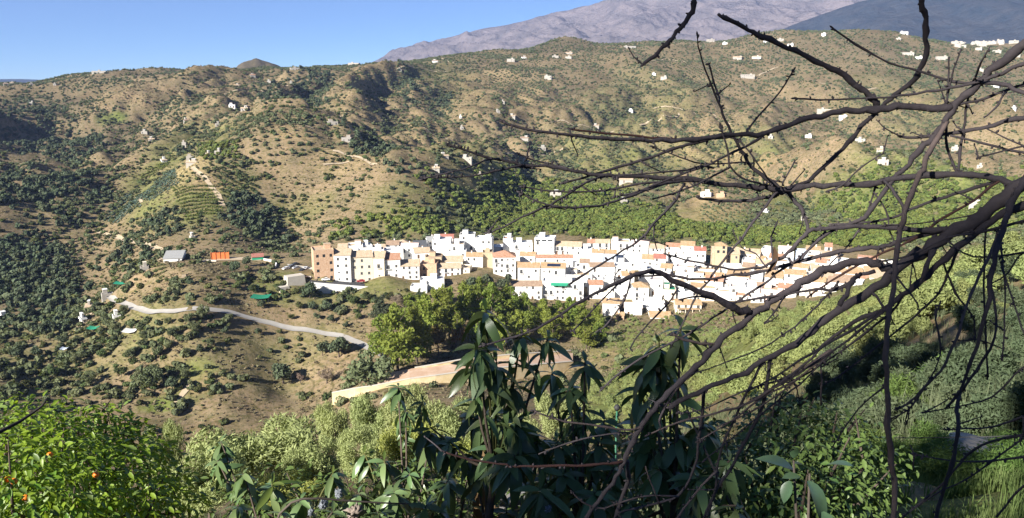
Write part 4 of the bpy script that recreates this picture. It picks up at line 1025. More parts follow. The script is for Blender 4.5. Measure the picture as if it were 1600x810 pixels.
# ---- scatter over the far hills
P_ALL = {k: [] for k in FAR}     # (x, y, z, size)
def attr_at(A, x, y):
    az = np.arctan2(x, y); R = np.hypot(x, y)
    return A[np.clip(np.searchsorted(AZ, az), 0, len(AZ) - 1), np.clip(np.searchsorted(RR, R), 0, len(RR) - 1)]
def curvature(x, y, h):
    return (gz(x + h, y) + gz(x - h, y) + gz(x, y + h) + gz(x, y - h)) / 4 - gz(x, y)
DENSE = patches([(870, 330, 110, 34, 1), (960, 345, 110, 26, 1), (800, 352, 60, 14, .8), (1150, 368, 160, 12, 1), (1320, 372, 120, 14, .9), (1480, 320, 120, 45, .8), (1570, 300, 60, 40, .7), (1350, 300, 60, 30, .6), (560, 350, 60, 20, .5), (650, 345, 60, 20, .7), (700, 300, 50, 18, .4)])
FOREST = patches([(40, 425, 55, 55, 1), (15, 300, 40, 24, .9), (80, 290, 60, 22, .9), (110, 235, 40, 22, .8), (20, 215, 40, 20, .9), (150, 300, 30, 20, .5), (390, 335, 36, 30, 1), (440, 372, 20, 10, .8), (20, 180, 60, 16, .7), (460, 140, 46, 24, .75), (500, 130, 24, 20, .7), (290, 235, 20, 10, .4), (590, 235, 40, 14, .7), (620, 265, 30, 16, .5), (680, 320, 30, 16, .4), (640, 130, 20, 30, .6), (690, 160, 30, 24, .5), (60, 470, 50, 26, .7), (240, 355, 40, 14, .6), (265, 355, 20, 14, .8), (210, 395, 40, 12, .8), (230, 408, 30, 10, .6), (60, 345, 60, 14, .5)])
NOVEG = patches([(640, 415, 150, 34, 1), (1000, 430, 240, 40, 1), (1250, 430, 150, 44, 1), (850, 400, 100, 30, 1), (380, 404, 45, 7, 1), (460, 422, 30, 14, 1), (1110, 328, 50, 22, .9)])
n = 330000
Rr = np.sqrt(rng.random(n) * (2050 ** 2 - 440 ** 2) + 440 ** 2); aa = rng.uniform(-.63, .63, n)
X = Rr * np.sin(aa); Y = Rr * np.cos(aa); Zg = gz(X, Y)
dens = .24 + .75 * sstep(-.05, .45, fbm(X / 70, Y / 70, 61, 3)) * .75 + np.clip(curvature(X, Y, 14) * .22, -.15, .5) + .30 * attr_at(HEATH, X, Y) - .25 * attr_at(PALE, X, Y)
dn = attr_at(DENSE, X, Y); fo = attr_at(FOREST, X, Y); nv = attr_at(NOVEG, X, Y)
thin = np.where(Rr > 1200, .5, np.where(Rr > 900, .62, .76))
keep = (rng.random(n) < dens * thin) | (rng.random(n) < dn * (.30 + .65 * sstep(-.15, .2, fbm(X / 38, Y / 60, 63, 3)))) | (rng.random(n) < fo ** 1.5 * .42)
keep &= nv < .4
keep &= visible(X, Y, Zg + 3.0, 1.5)
X, Y, Zg, Rr, dn, fo = X[keep], Y[keep], Zg[keep], Rr[keep], dn[keep], fo[keep]
u = rng.random(len(X)); kind = np.where(rng.random(len(X)) < fo * .5, 2, np.where(rng.random(len(X)) < dn * 1.2, 3, np.where(fbm(X / 90 + 5, Y / 90, 71, 2) + rng.normal(size=len(X)) * .25 > .12, 0, 1)))
size = np.select([kind == 0, kind == 1, kind == 2, kind == 3], [1.1 + 1.2 * u, .55 + 1.9 * u ** 3, 1.4 + 1.7 * u, 1.5 + 1.3 * u])
for k, nm in enumerate(['olive_tree', 'scrub_bush', 'evergreen_tree', 'orchard_tree']):
    s = kind == k; P_ALL[nm] += list(zip(X[s], Y[s], Zg[s], size[s]))

# ---- planted groves in rows
def inside(poly, x, y):
    c = np.zeros(len(x), bool); n = len(poly)
    for i in range(n):
        x1, y1 = poly[i]; x2, y2 = poly[(i + 1) % n]
        t = (y1 > y) != (y2 > y)
        with np.errstate(divide='ignore', invalid='ignore'): c ^= t & (x < (x2 - x1) * (y - y1) / (y2 - y1 + 1e-12) + x1)
    return c
def grove(poly, sx, sy, ang, jit=.35, rmin=430):
    H = [hit(x, y, rmin) for x, y in poly]
    c = sum((Vector((h.x, h.y)) for h in H), Vector((0, 0))) / len(H); ext = max((Vector((h.x, h.y)) - c).length for h in H) * 1.1
    a = math.radians(ang); n1 = int(ext / sx); n2 = int(ext / sy)
    gx, gy = np.meshgrid(np.arange(-n1, n1 + 1) * sx, np.arange(-n2, n2 + 1) * sy, indexing='ij'); gx = gx.ravel() + rng.normal(size=gx.size) * jit; gy = gy.ravel() + rng.normal(size=gy.size) * jit
    x = c.x + gx * math.cos(a) - gy * math.sin(a); y = c.y + gx * math.sin(a) + gy * math.cos(a)
    z = gz(x, y); px, py, _ = to_px(x, y, z); k = inside([(float(p[0]), float(p[1])) for p in [to_px(h.x, h.y, h.z)[:2] for h in H]], px, py) & visible(x, y, z + 1, .5)
    return x[k], y[k], z[k]
GROVES = [([(375, 182), (478, 170), (492, 242), (392, 256)], 8.5, 8.5, 25, 'olive_tree', 1.7), ([(1095, 320), (1180, 305), (1192, 350), (1095, 362)], 6.5, 6.5, 10, 'olive_tree', 1.25), ([(308, 226), (372, 222), (376, 249), (318, 252)], 4.4, 5.0, 10, 'orchard_tree', 1.9),
          ([(240, 160), (285, 150), (290, 185), (235, 190)], 8, 8, 0, 'olive_tree', 1.6), ([(565, 110), (640, 105), (640, 150), (580, 165)], 8, 9, 20, 'olive_tree', 1.5), ([(760, 105), (850, 100), (860, 160), (770, 165)], 9, 9, 35, 'olive_tree', 1.5), ([(330, 262), (372, 255), (412, 300), (372, 330), (348, 312)], 3.0, 6.0, -30, 'scrub_bush', 1.5),
          ([(900, 215), (985, 205), (990, 245), (905, 255)], 7, 7, 15, 'olive_tree', 1.5), ([(1060, 90), (1140, 100), (1130, 150), (1060, 150)], 8, 8, 10, 'olive_tree', 1.4), ([(1380, 260), (1460, 250), (1470, 290), (1390, 300)], 6, 6, 10, 'orchard_tree', 1.7), ([(640, 180), (700, 185), (690, 225), (640, 215)], 8, 8, 10, 'olive_tree', 1.5), ([(90, 120), (150, 118), (150, 135), (90, 140)], 8, 8, 10, 'olive_tree', 1.5)]
for poly, sx, sy, ang, kd, sz in GROVES:
    x, y, z = grove(poly, sx, sy, ang)
    P_ALL[kd] += [(a, b, c, sz * rnd.uniform(.75, 1.2)) for a, b, c in zip(x, y, z)]

# ---- lower slopes: the spur in front of the village, the left valley
n = 26000
Rr = np.sqrt(rng.random(n) * (480 ** 2 - 270 ** 2) + 270 ** 2); aa = rng.uniform(-.63, .2, n)
X = Rr * np.sin(aa); Y = Rr * np.cos(aa); Zg = gz(X, Y); px, py, _ = to_px(X, Y, Zg)
LOWV = patches([(220, 560, 110, 60, .75), (90, 560, 110, 70, .75), (60, 480, 80, 40, .9), (250, 520, 70, 30, .5), (340, 480, 40, 14, .5), (480, 465, 90, 14, .45), (560, 470, 60, 12, .5), (380, 445, 60, 16, .5), (180, 430, 70, 30, .8), (150, 440, 60, 30, .6), (350, 520, 30, 20, .35), (620, 470, 40, 20, .6), (280, 620, 60, 20, .8), (500, 540, 40, 16, .3), (230, 480, 60, 14, .5)])
cl = sstep(-.1, .35, fbm(X / 26, Y / 26, 81, 3))
keep = (rng.random(n) < attr_at(LOWV, X, Y) * (.25 + .75 * cl) * .42) | (rng.random(n) < .035 * cl)
keep &= (attr_at(NOVEG, X, Y) < .4) & (Zg < 400)
# keep the roads free
_rd = np.array([tuple(hit(x, y).xy) for x, y in [(160, 470), (185, 471), (200, 478), (222, 486), (240, 488), (255, 489), (278, 488), (300, 487), (335, 484), (360, 486), (385, 495), (410, 503), (440, 509), (475, 516), (510, 520), (540, 527), (572, 540)]])
def near_road(x, y, lim):
    d = np.full(len(x), 1e9)
    for a, b in zip(_rd[:-1], _rd[1:]):
        ab = b - a; t = np.clip(((x - a[0]) * ab[0] + (y - a[1]) * ab[1]) / (ab @ ab), 0, 1)
        d = np.minimum(d, np.hypot(x - a[0] - t * ab[0], y - a[1] - t * ab[1]))
    return d < lim
keep &= ~near_road(X, Y, 4.2)
X, Y, Zg, px, py = X[keep], Y[keep], Zg[keep], px[keep], py[keep]
v = visible(X, Y, Zg + 2, 1); X, Y, Zg, px, py = X[v], Y[v], Zg[v], px[v], py[v]
u = rng.random(len(X)); kind = np.where((px < 110) & (py < 520) & (rng.random(len(X)) < .5), 2, np.where(rng.random(len(X)) < .45, 0, 1))
size = np.select([kind == 0, kind == 1, kind == 2], [1.3 + 1.3 * u, .7 + 1.3 * u, 1.4 + 1.6 * u])
for k, nm in enumerate(['olive_tree', 'scrub_bush', 'evergreen_tree']):
    s = kind == k; P_ALL[nm] += list(zip(X[s], Y[s], Zg[s], size[s]))

TXT = {'olive_tree': ('small grey green olive tree dotted over the sunny brown hillsides', 'tree', 'olive trees on the hillsides'), 'scrub_bush': ('low dull green scrub bush on the dry hillside grass', 'bush', 'scrub bushes on the hillsides'),
       'evergreen_tree': ('dark evergreen tree in the shady gullies of the left valley and ridges', 'tree', 'dark evergreens in the gullies'), 'orchard_tree': ('bright green fruit tree in the orchards behind the village', 'tree', 'orchard trees behind the village')}
for nm, L_ in P_ALL.items():
    A = np.array(L_); R = np.hypot(A[:, 0], A[:, 1]); app = A[:, 3] / R
    pxs, pys, _ = to_px(A[:, 0], A[:, 1], A[:, 2]); app = np.where((pxs > 5) & (pxs < 1595) & (pys < 640), app, 0)
    app *= np.where((pxs > 900) & (pys > 60), .6, 1)     # behind the branches fewer show in full
    o = np.argsort(-app); first = o[:290]; rest = o[290:]
    protos = []
    for i, k in enumerate(first):
        x, y, z, s = A[k]
        ob = put(nm, FAR[nm][i % 4], None, (x, y, z - .15 * s), rnd.uniform(0, 6.28), s, *TXT[nm])
        if i < 4: protos.append(ob)
    gn_scatter(nm.replace('_tree', '_trees').replace('_bush', '_bushes'), np.stack([A[rest, 0], A[rest, 1], A[rest, 2] - .15 * A[rest, 3]], 1), A[rest, 3], rng.uniform(0, 6.28, len(rest)), protos)
    print(nm, len(A))

# ---- dry tussocks and dwarf shrubs between the trees
G['tuss'] = mat('dry_tussock_leaf', (.215, .175, .105), .9, (.5, (.145, .13, .07), .25), vary=.3)
TUS = far_set('tussock', 'tuss', 26, 3, rz=.6, ln=.9, wd=.6, lob=4)
n = 150000
Rr = np.concatenate([np.sqrt(rng.random(n // 3) * (480 ** 2 - 250 ** 2) + 250 ** 2), np.sqrt(rng.random(n) * (1350 ** 2 - 440 ** 2) + 440 ** 2)]); aa = rng.uniform(-.63, .63, len(Rr))
X = Rr * np.sin(aa); Y = Rr * np.cos(aa); Zg = gz(X, Y)
k = (attr_at(NOVEG, X, Y) < .4) & (rng.random(len(X)) < .15 + .6 * sstep(-.2, .4, fbm(X / 30, Y / 30, 91, 3))) & ~(near_road(X, Y, 3.2) & (Rr < 480)) & visible(X, Y, Zg + 1, 1.0)
X, Y, Zg, Rr = X[k], Y[k], Zg[k], Rr[k]; sz = (.28 + .55 * rng.random(len(X)) ** 2) * (.8 + Rr / 1400)
pr = [put('tussock', TUS[i % 3], None, (X[i], Y[i], Zg[i] - .05), 1.3 * i, float(sz[i]), 'low dry tussock of grass on the hillside', 'tussock', 'dry tussocks on the hillside') for i in range(6)]
gn_scatter('tussocks', np.stack([X[6:], Y[6:], Zg[6:] - .05], 1), sz[6:], rng.uniform(0, 6.28, len(X) - 6), pr)
print('tussocks', len(X))

# ---- crop rows on the terraces
def rows(name, poly, step, gap, ang, m, w, h):
    x, y, z = grove(poly, step, gap, ang, .1)
    vs = []; fs = []
    for i, (a, b, c) in enumerate(zip(x, y, z)):
        v, f = leaf_cloud(14, [(a, b, c + h * .5, w, w, h * .6)], w * 1.2, w, i, out=.7); fs.append(f + len(vs) * 56); vs.append(v)
    return put(name, mesh_from(name, np.concatenate(vs), np.concatenate(fs), G[m]), kind='stuff')
rows('crop_rows', [(210, 312), (272, 262), (280, 288), (236, 315)], 1.5, 5.0, 62, 'blue', .8, 1.3)
rows('crop_rows', [(158, 345), (200, 300), (222, 322), (182, 350)], 1.5, 5.0, 75, 'blue', .8, 1.2)
rows('crop_rows', [(268, 293), (335, 290), (350, 335), (290, 345)], 1.6, 6.0, 5, 'bright', .9, 1.4)
rows('crop_rows', [(225, 270), (268, 245), (262, 262), (215, 285)], 1.6, 4.0, 40, 'bright', .9, 1.4)
rows('crop_rows', [(205, 405), (260, 415), (255, 440), (200, 425)], 1.5, 4.5, 15, 'scrub', .8, 1.0)

# ---------------------------------------------------------------- trees and bushes one can point at
def tube(path, rad, sides=6, cap=True):
    v = []; f = []; n = len(path); prev = None
    for i, p in enumerate(path):
        t = (path[min(i + 1, n - 1)] - path[max(i - 1, 0)]).normalized()
        if prev is None: a = t.orthogonal().normalized()
        else:
            a = prev - t * prev.dot(t); a = a.normalized() if a.length > 1e-6 else t.orthogonal().normalized()
        prev = a; b = t.cross(a)
        for k in range(sides):
            q = 2 * math.pi * k / sides; v.append(p + (a * math.cos(q) + b * math.sin(q)) * rad[i])
        if i:
            for k in range(sides): f.append((sides * (i - 1) + k, sides * (i - 1) + (k + 1) % sides, sides * i + (k + 1) % sides, sides * i + k))
    if cap:
        f.append(tuple(range(sides))[::-1]); f.append(tuple(sides * (n - 1) + k for k in range(sides)))
    return v, f

class TB:
    def __init__(s): s.v = []; s.f = []
    def add(s, vf):
        n = len(s.v); s.v += [tuple(x) for x in vf[0]]; s.f += [tuple(n + i for i in q) for q in vf[1]]
    def mesh(s, name, m): return mesh_from(name, s.v, s.f, m, True)

def trunk_mesh(h, r, seed, n=4, bare=0.0):
    """tapered trunk with limbs, height h"""
    q = random.Random(seed); t = TB(); P = []; x = y = 0.0
    for i in range(7):
        P.append(Vector((x, y, h * (i / 6) - .25 * (i == 0)))); x += q.uniform(-.05, .05) * h; y += q.uniform(-.05, .05) * h
    t.add(tube(P, [r * (1.25 - .95 * i / 6) for i in range(7)], 7))
    for k in range(n):
        i = q.randint(2, 5); a = q.uniform(0, 6.28); L = h * q.uniform(.25, .5); s = P[i]
        e = s + Vector((math.cos(a) * L * .8, math.sin(a) * L * .8, L * .6)); m_ = s.lerp(e, .5) + Vector((0, 0, -L * .06))
        t.add(tube([s, m_, e], [r * .5, r * .3, r * .12], 5))
    return t.mesh('trunk', G['bark'])

def pine_lobes(seed, w=.30):
    q = random.Random(seed); o = []
    for i in range(11):
        z = .22 + .72 * i / 10; k = (1 - .8 * abs(z - .5) ** 1.3) * (1.15 - z * .75); a = q.uniform(0, 6.28); d = w * k * q.uniform(.2, .75)
        s = w * k * q.uniform(.45, .75); o.append((math.cos(a) * d, math.sin(a) * d, z, s, s, .085 * q.uniform(.8, 1.3)))
    return o
# unit-height trees: crown + trunk meshes
TREES = {}
def tree_set(key, m, n, lobf, ln, wd, nv=3, tr=.02, th=.8, **kw):
    TREES[key] = [(crown_mesh('crown', m, 900 + 13 * i + len(key), n, lobf(i), ln, wd, **kw), trunk_mesh(th, tr, i + len(key))) for i in range(nv)]
def round_lobes(n, rx, rz, cz, lr=.42): return lambda i: lobes_for(i * 5 + n, n, rx, rz, cz, .62, lr)
tree_set('pine', 'pine', 1500, lambda i: pine_lobes(i), .075, .032, tr=.018, th=.9, out=.5)
tree_set('brightpine', 'pine', 1900, lambda i: pine_lobes(i + 9, .42), .07, .035, tr=.02, th=.85, out=.5)
tree_set('darkpine', 'dark', 1400, lambda i: pine_lobes(i + 20, .36), .075, .035, tr=.02, th=.8, out=.5)
tree_set('autumn', 'autumn', 1200, round_lobes(9, .36, .36, .6), .06, .04, tr=.018, th=.7)
tree_set('bush_dark', 'dark', 900, round_lobes(8, .5, .42, .48), .13, .08, tr=.03, th=.5)
tree_set('bush_olive', 'olive', 1200, round_lobes(9, .52, .44, .48), .11, .06, tr=.03, th=.5)
tree_set('bush_scrub', 'scrub', 800, round_lobes(8, .52, .40, .45), .13, .07, tr=.02, th=.5)
tree_set('bush_dry', 'dry', 700, round_lobes(7, .5, .40, .42), .16, .02, tr=.03, th=.5)
tree_set('pale', 'pale', 2600, round_lobes(12, .55, .42, .5, .36), .10, .035, tr=.02, th=.6, up=.2, droop=-.5)

def plant(name, key, px, base, wpx, hpx, label, cat='tree', group=None, R=None, mul=1.0, rmin=150):
    if R is None:
        p = hit(px, base, rmin)
    else:
        a, _ = ray(px, base); a = float(a); p = Vector((math.sin(a) * R, math.cos(a) * R, 0)); p.z = float(gz(p.x, p.y))
    fw = float(to_px(p.x, p.y, p.z)[2]); h = hpx / F * fw * mul; w = wpx / F * fw * mul
    c, t = TREES[key][rnd.randrange(len(TREES[key]))]
    nom = {'pine': .60, 'brightpine': .84, 'darkpine': .72, 'autumn': .95}.get(key, 1.2)
    sx = w / nom
    o = put(name, None, None, (p.x, p.y, p.z), rnd.uniform(0, 6.28), (sx, sx, h), label, cat, group)
    put('crown', c, o); put('trunk', t, o)
    return o

PINE_L = ('light green pine in the grove below the village', 'tree', 'pines in the grove below the village')
for px, b, h, w in [(668, 548, 92, 50), (700, 532, 84, 46), (724, 522, 82, 44), (746, 518, 76, 42), (766, 522, 82, 42), (790, 514, 72, 40), (702, 502, 54, 36), (730, 492, 48, 36), (682, 507, 58, 38), (656, 522, 62, 40), (715, 548, 60, 40), (745, 548, 58, 40), (780, 545, 56, 40), (810, 535, 52, 40),
                    (830, 517, 48, 36), (850, 517, 52, 36), (870, 514, 46, 34), (890, 514, 52, 36), (910, 516, 50, 34), (932, 519, 46, 32), (845, 503, 36, 30), (875, 528, 42, 40), (905, 530, 42, 40), (936, 538, 40, 40), (860, 535, 42, 40), (640, 505, 48, 42), (820, 495, 40, 32), (800, 490, 44, 36), (770, 480, 40, 36), (748, 470, 38, 36), (896, 500, 34, 30), (690, 480, 36, 30), (918, 548, 40, 36)]:
    plant('pine_tree', 'pine', px, b, w, h, *PINE_L)
plant('broad_tree', 'brightpine', 622, 580, 82, 108, 'tallest bright green tree at the left of the pine grove')
plant('broad_tree', 'brightpine', 652, 568, 66, 92, 'bright green tree between the tallest one and the yellowing trees')
plant('broad_tree', 'brightpine', 596, 560, 56, 70, 'bright green tree at the left edge of the grove above the grey bush')
plant('yellowing_tree', 'autumn', 684, 556, 52, 60, 'yellow brown bare looking tree amid the green pines, left one')
plant('yellowing_tree', 'autumn', 716, 552, 40, 50, 'yellow brown thin tree amid the pines, right one')
plant('dark_tree', 'darkpine', 598, 502, 44, 42, 'dark green tree at the upper left of the pine grove')
plant('dark_tree', 'darkpine', 656, 470, 18, 20, 'small dark tree below the lowest white flat house')
plant('dark_tree', 'bush_dark', 788, 456, 30, 34, 'round dark tree in front of the hipped roof villa')
plant('dark_tree', 'bush_dark', 742, 462, 44, 38, 'bushy green tree right of the long white house')
plant('dark_tree', 'bush_dark', 760, 448, 26, 26, 'bushy tree below the beige stone house')
plant('dark_tree', 'darkpine', 538, 200, 12, 22, 'tall dark tree right beside the long white hill building', rmin=330)
plant('dark_tree', 'darkpine', 685, 262, 16, 20, 'dark tree beside a cottage near the twig tips', rmin=330)
SL = ('rounded green bush on the grassy slope below the village and sports court', 'bush', 'bushes on the slope below the village')
for px, b, w, k in [(484, 466, 30, 0), (512, 488, 22, 0), (553, 480, 26, 2), (489, 484, 16, 0), (528, 491, 16, 0), (495, 499, 14, 0), (517, 505, 16, 0), (540, 512, 12, 0), (469, 482, 15, 2), (409, 482, 17, 0), (404, 524, 15, 0), (437, 522, 11, 2), (367, 428, 24, 0), (385, 417, 20, 0), (298, 446, 15, 0),
                    (276, 464, 15, 0), (296, 478, 11, 0), (481, 464, 22, 0), (370, 452, 17, 2), (398, 458, 17, 2), (337, 474, 13, 0), (357, 462, 11, 0), (318, 496, 25, 1), (296, 504, 20, 1), (307, 520, 22, 1), (270, 528, 22, 1), (352, 522, 15, 0), (359, 503, 17, 1), (292, 557, 18, 1), (313, 551, 15, 0),
                    (248, 558, 24, 1), (237, 608, 44, 1), (222, 598, 28, 1), (150, 484, 16, 0), (194, 491, 18, 1), (107, 511, 18, 0), (74, 527, 28, 0), (180, 520, 22, 1), (28, 563, 28, 0), (22, 593, 22, 0), (281, 579, 15, 1), (350, 585, 11, 2), (330, 540, 16, 1), (262, 508, 16, 1), (345, 470, 14, 2), (430, 470, 12, 2), (455, 500, 12, 2),
                    (575, 470, 20, 2), (590, 490, 20, 2), (560, 500, 14, 2), (608, 470, 18, 2), (245, 585, 22, 1), (205, 560, 20, 1), (265, 545, 18, 1), (225, 530, 18, 1), (160, 560, 20, 2), (120, 570, 24, 1), (190, 590, 24, 2), (140, 600, 26, 1), (85, 590, 24, 2), (60, 560, 24, 0), (45, 610, 26, 2), (100, 540, 20, 0), (290, 590, 20, 1), (270, 610, 26, 0), (310, 612, 16, 2)]:
    plant('slope_bush', ['bush_dark', 'bush_olive', 'bush_scrub'][k], px, b, w, w * .95, *SL)
plant('slope_bush', 'bush_dark', 530, 558, 46, 42, 'large dark bush touching the lower side of the road bend', 'bush')
plant('slope_bush', 'bush_dark', 504, 556, 26, 28, 'smaller bush just left of the large one at the road bend', 'bush')
plant('slope_bush', 'bush_dark', 442, 600, 44, 38, 'dark green bush alone in the middle of the grassy slope', 'bush')
plant('dry_bush', 'bush_dry', 470, 600, 22, 22, 'brown dry bush right of the lone dark green bush', 'bush')
plant('dry_bush', 'bush_dry', 620, 478, 26, 22, 'large dry twiggy bush below the white street wall', 'bush')
plant('dry_bush', 'bush_dry', 510, 600, 44, 30, 'tangle of dry grey twigs on the slope under the road', 'bush')
plant('grey_tree', 'bush_olive', 578, 606, 92, 66, 'wide grey green olive tree in front of the tallest bright tree', 'tree')
plant('dark_tree', 'bush_dark', 700, 562, 34, 16, 'low dark hedge at the upper terrace wall', 'bush')
for i in range(9):
    plant('red_shrub', 'autumn', 628 + i * 7.5, 588 - i * 2.2 + rnd.uniform(-3, 3), 12, 9, 'low rusty red shrub along the edge of the clay terrace', 'shrub', 'rusty shrubs along the clay terrace')

# ---- our own slope: olives just below, the bright slope on the right
def near_tree(key, px, top, wpx, R, name, label, cat='tree', group=None, wh=None, mesh=None):
    a, s = ray(px, top); a = float(a); x, y = math.sin(a) * R, math.cos(a) * R; g = float(gz(x, y)); h = max(float(s) * R - g, 1.2)
    w = wpx / F * R * 1.02
    c, t = mesh or TREES[key][rnd.randrange(len(TREES[key]))]
    o = put(name, None, None, (x, y, g), rnd.uniform(0, 6.28), (w / 1.2, w / 1.2, h * .98), label, cat, group)
    put('crown', c, o); put('trunk', t, o); return o
G['nolive'] = mat('silvery_olive_leaf', (.33, .37, .16), .7, (.5, (.24, .28, .11), .22), vary=.1, trans=.2)
G['nyellow'] = mat('yellow_green_leaf', (.34, .36, .10), .7, (.5, (.26, .29, .08), .22), vary=.1, trans=.3)
NO = [(crown_mesh('crown', 'nolive', 1700 + i, 15000, lobes_for(i + 40, 17, .5, .44, .52, .72, .32), .052, .011, out=.35, up=.25, droop=-.9, shell=.35), trunk_mesh(.6, .03, 60 + i)) for i in range(2)]
NY = [(crown_mesh('crown', 'nyellow', 1750 + i, 9000, lobes_for(i + 50, 13, .5, .44, .5, .7, .34), .055, .014, out=.35, up=.25, droop=-.9, shell=.35), trunk_mesh(.6, .03, 70 + i)) for i in range(1)]
for px, top, w, R, ms, lab in [(405, 628, 270, 38, NO[0], 'large silvery olive tree right of the sunlit citrus tree'), (318, 690, 150, 33, NO[1], 'silvery olive tree between citrus and the large olive'), (480, 668, 130, 36, NO[1], 'silvery olive tree on the right flank of the large olive'),
                               (655, 590, 170, 72, NO[0], 'broad olive tree just below the sandy yellow wall'), (585, 598, 110, 78, NO[1], 'olive tree at the left end of the sandy yellow wall'), (735, 606, 140, 70, NO[1], 'olive tree behind the hanging avocado shoots'), (640, 642, 120, 44, NY[0], 'yellow green bushy tree right of the dark gap'),
                               (880, 588, 120, 95, NO[0], 'olive tree below the right end of the sandy wall'), (250, 640, 70, 75, NO[1], 'small olive tree above the right end of the citrus'), (800, 640, 120, 60, NO[0], 'olive tree behind the middle avocado tree'), (520, 610, 80, 90, NO[0], 'olive tree in front of the wall end'), (560, 660, 110, 50, NO[1], 'olive tree on the far side of the dark gap'), (730, 680, 120, 40, NY[0], 'yellow green shrub tree behind the wooden boards'), (440, 735, 170, 24, NY[0], 'yellow green bush at the foot of the large olive')]:
    near_tree(None, px, top, w, R, 'olive_tree', lab, mesh=ms)
n_ = 0
while n_ < 290:
    px = rnd.uniform(925, 1680); R = rnd.uniform(72, 200) if px > 1150 else rnd.uniform(85, 300)
    if n_ > 170: px = rnd.uniform(925, 1260); R = rnd.uniform(90, 340)
    a = float(ray(px, 500)[0]); x, y = math.sin(a) * R, math.cos(a) * R; g = float(gz(x, y)); py = float(to_px(x, y, g)[1])
    if py < 400 or (px < 1000 and py < 535): n_ += 1; continue
    n_ += 1; s = rnd.uniform(2.4, 4.6) * (1 if n_ < 170 else .6)
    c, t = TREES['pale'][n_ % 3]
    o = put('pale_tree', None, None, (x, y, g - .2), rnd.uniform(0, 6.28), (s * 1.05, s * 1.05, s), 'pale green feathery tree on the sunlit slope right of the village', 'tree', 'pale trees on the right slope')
    put('crown', c, o); put('trunk', t, o)

_pr = [o.children[0] for o in COL.objects if o.name.startswith('pale_tree')][:6]
n = 4200
Rr = np.sqrt(rng.random(n) * (385 ** 2 - 70 ** 2) + 70 ** 2); aa = rng.uniform(float(ray(900, 500)[0]), .6, n); X = Rr * np.sin(aa); Y = Rr * np.cos(aa); Zg = gz(X, Y); px, py, _ = to_px(X, Y, Zg)
k = (py > 480 + np.clip(1000 - px, -100, 100) * .35) & (py < 690) & (fbm(X / 14, Y / 14, 95, 2) > -.25) & (attr_at(NOVEG, X, Y) < .8) & ~((px < 960) & (py < 600)) & ((px > 935) | (py > 600))
gn_scatter('green_shrubs', np.stack([X[k], Y[k], Zg[k] - .2], 1), .7 + 1.5 * rng.random(k.sum()), rng.uniform(0, 6.28, k.sum()), _pr)

# ---------------------------------------------------------------- unseen pines added on the hill behind the photographer to shade the foreground
for c_, s_, h_ in [(12.0, -29, 22), (9.2, -31, 23), (6.6, -28, 22), (4.2, -31, 24), (1.8, -28, 23), (-.6, -31, 24), (-2.8, -28, 23), (-12.2, -23, 25), (-14.4, -26, 28), (-16.6, -23, 27), (-18.8, -27, 29), (-21.0, -24, 26), (-23.2, -27, 26)]:
    x_ = c_ * .719 + s_ * .695; y_ = -c_ * .695 + s_ * .719
    c, t = TREES['brightpine'][rnd.randrange(3)]
    o = put('shading_pine', None, None, (x_, y_, float(gz(x_, y_)) - .3), rnd.uniform(0, 6.28), ((4.5, 4.5, h_) if -4 < c_ < 1 else (7.0, 7.0, h_) if c_ > -10 else (6.4, 6.4, h_)), 'unseen tall pine added behind the photographer to shade the foreground', 'tree', 'added shading pines behind the photographer')
    put('crown', c, o); put('trunk', t, o)

# ---------------------------------------------------------------- foreground: leaves
def leaf_mesh(name, m, wid=.32, droop=.25, fold=.10, n=5, twist=0.0):
    v = []; f = []
    for i in range(n + 1):
        t = i / n; w = wid * math.sin(math.pi * min(1, t * .96 + .03)) ** .75 * (1 - .25 * t) * .5
        if i == n: w = 0.002
        z = -droop * t * t; y = t * (1 - .12 * droop)
        v += [(-w, y, z + fold * w * 2), (0, y, z), (w, y, z + fold * w * 2 + twist * w)]
        if i:
            a = 3 * (i - 1); b = 3 * i
            f += [(a, a + 1, b + 1, b), (a + 1, a + 2, b + 2, b + 1)]
    return mesh_from(name, v, f, m, True)
G['avo'] = mat('avocado_leaf', (.12, .175, .065), .36, (1.2, (.08, .13, .052), .25), vary=.3, trans=.15, spec=.5)
G['avoy'] = mat('young_avocado_leaf', (.10, .14, .03), .45, vary=.25, trans=.25, spec=.4)
G['citrus'] = mat('citrus_leaf', (.19, .29, .030), .42, (.8, (.10, .19, .022), .25), vary=.3, trans=.4, spec=.45)
G['lemon'] = mat('dark_citrus_leaf', (.13, .205, .052), .45, (.8, (.09, .15, .036), .25), vary=.3, trans=.15, spec=.4)
G['big'] = mat('large_soft_leaf', (.10, .17, .085), .35, (1.0, (.055, .10, .05), .25), vary=.15, trans=.12, spec=.5)
G['stem'] = mat('green_stem', (.10, .10, .035), .7)
G['twig'] = mat('grey_twig', (.12, .10, .08), .9, (12, (.075, .06, .05), .2))
AVO = [leaf_mesh('leaf', G['avo'], .33, .30, .12), leaf_mesh('leaf', G['avo'], .36, .55, .08), leaf_mesh('leaf', G['avo'], .30, .42, .16, twist=.5), leaf_mesh('leaf', G['avo'], .34, .75, .10, 6, twist=-.4)]
AVOY = [leaf_mesh('leaf', G['avoy'], .28, .1, .2), leaf_mesh('leaf', G['avoy'], .26, .25, .2)]
CIT = [leaf_mesh('leaf', G['citrus'], .48, .12, .2, 3), leaf_mesh('leaf', G['citrus'], .42, .3, .15, 3), leaf_mesh('leaf', G['citrus'], .5, .05, .25, 3)]
LEM = [leaf_mesh('leaf', G['lemon'], .48, .12, .2, 3), leaf_mesh('leaf', G['lemon'], .42, .3, .15, 3)]
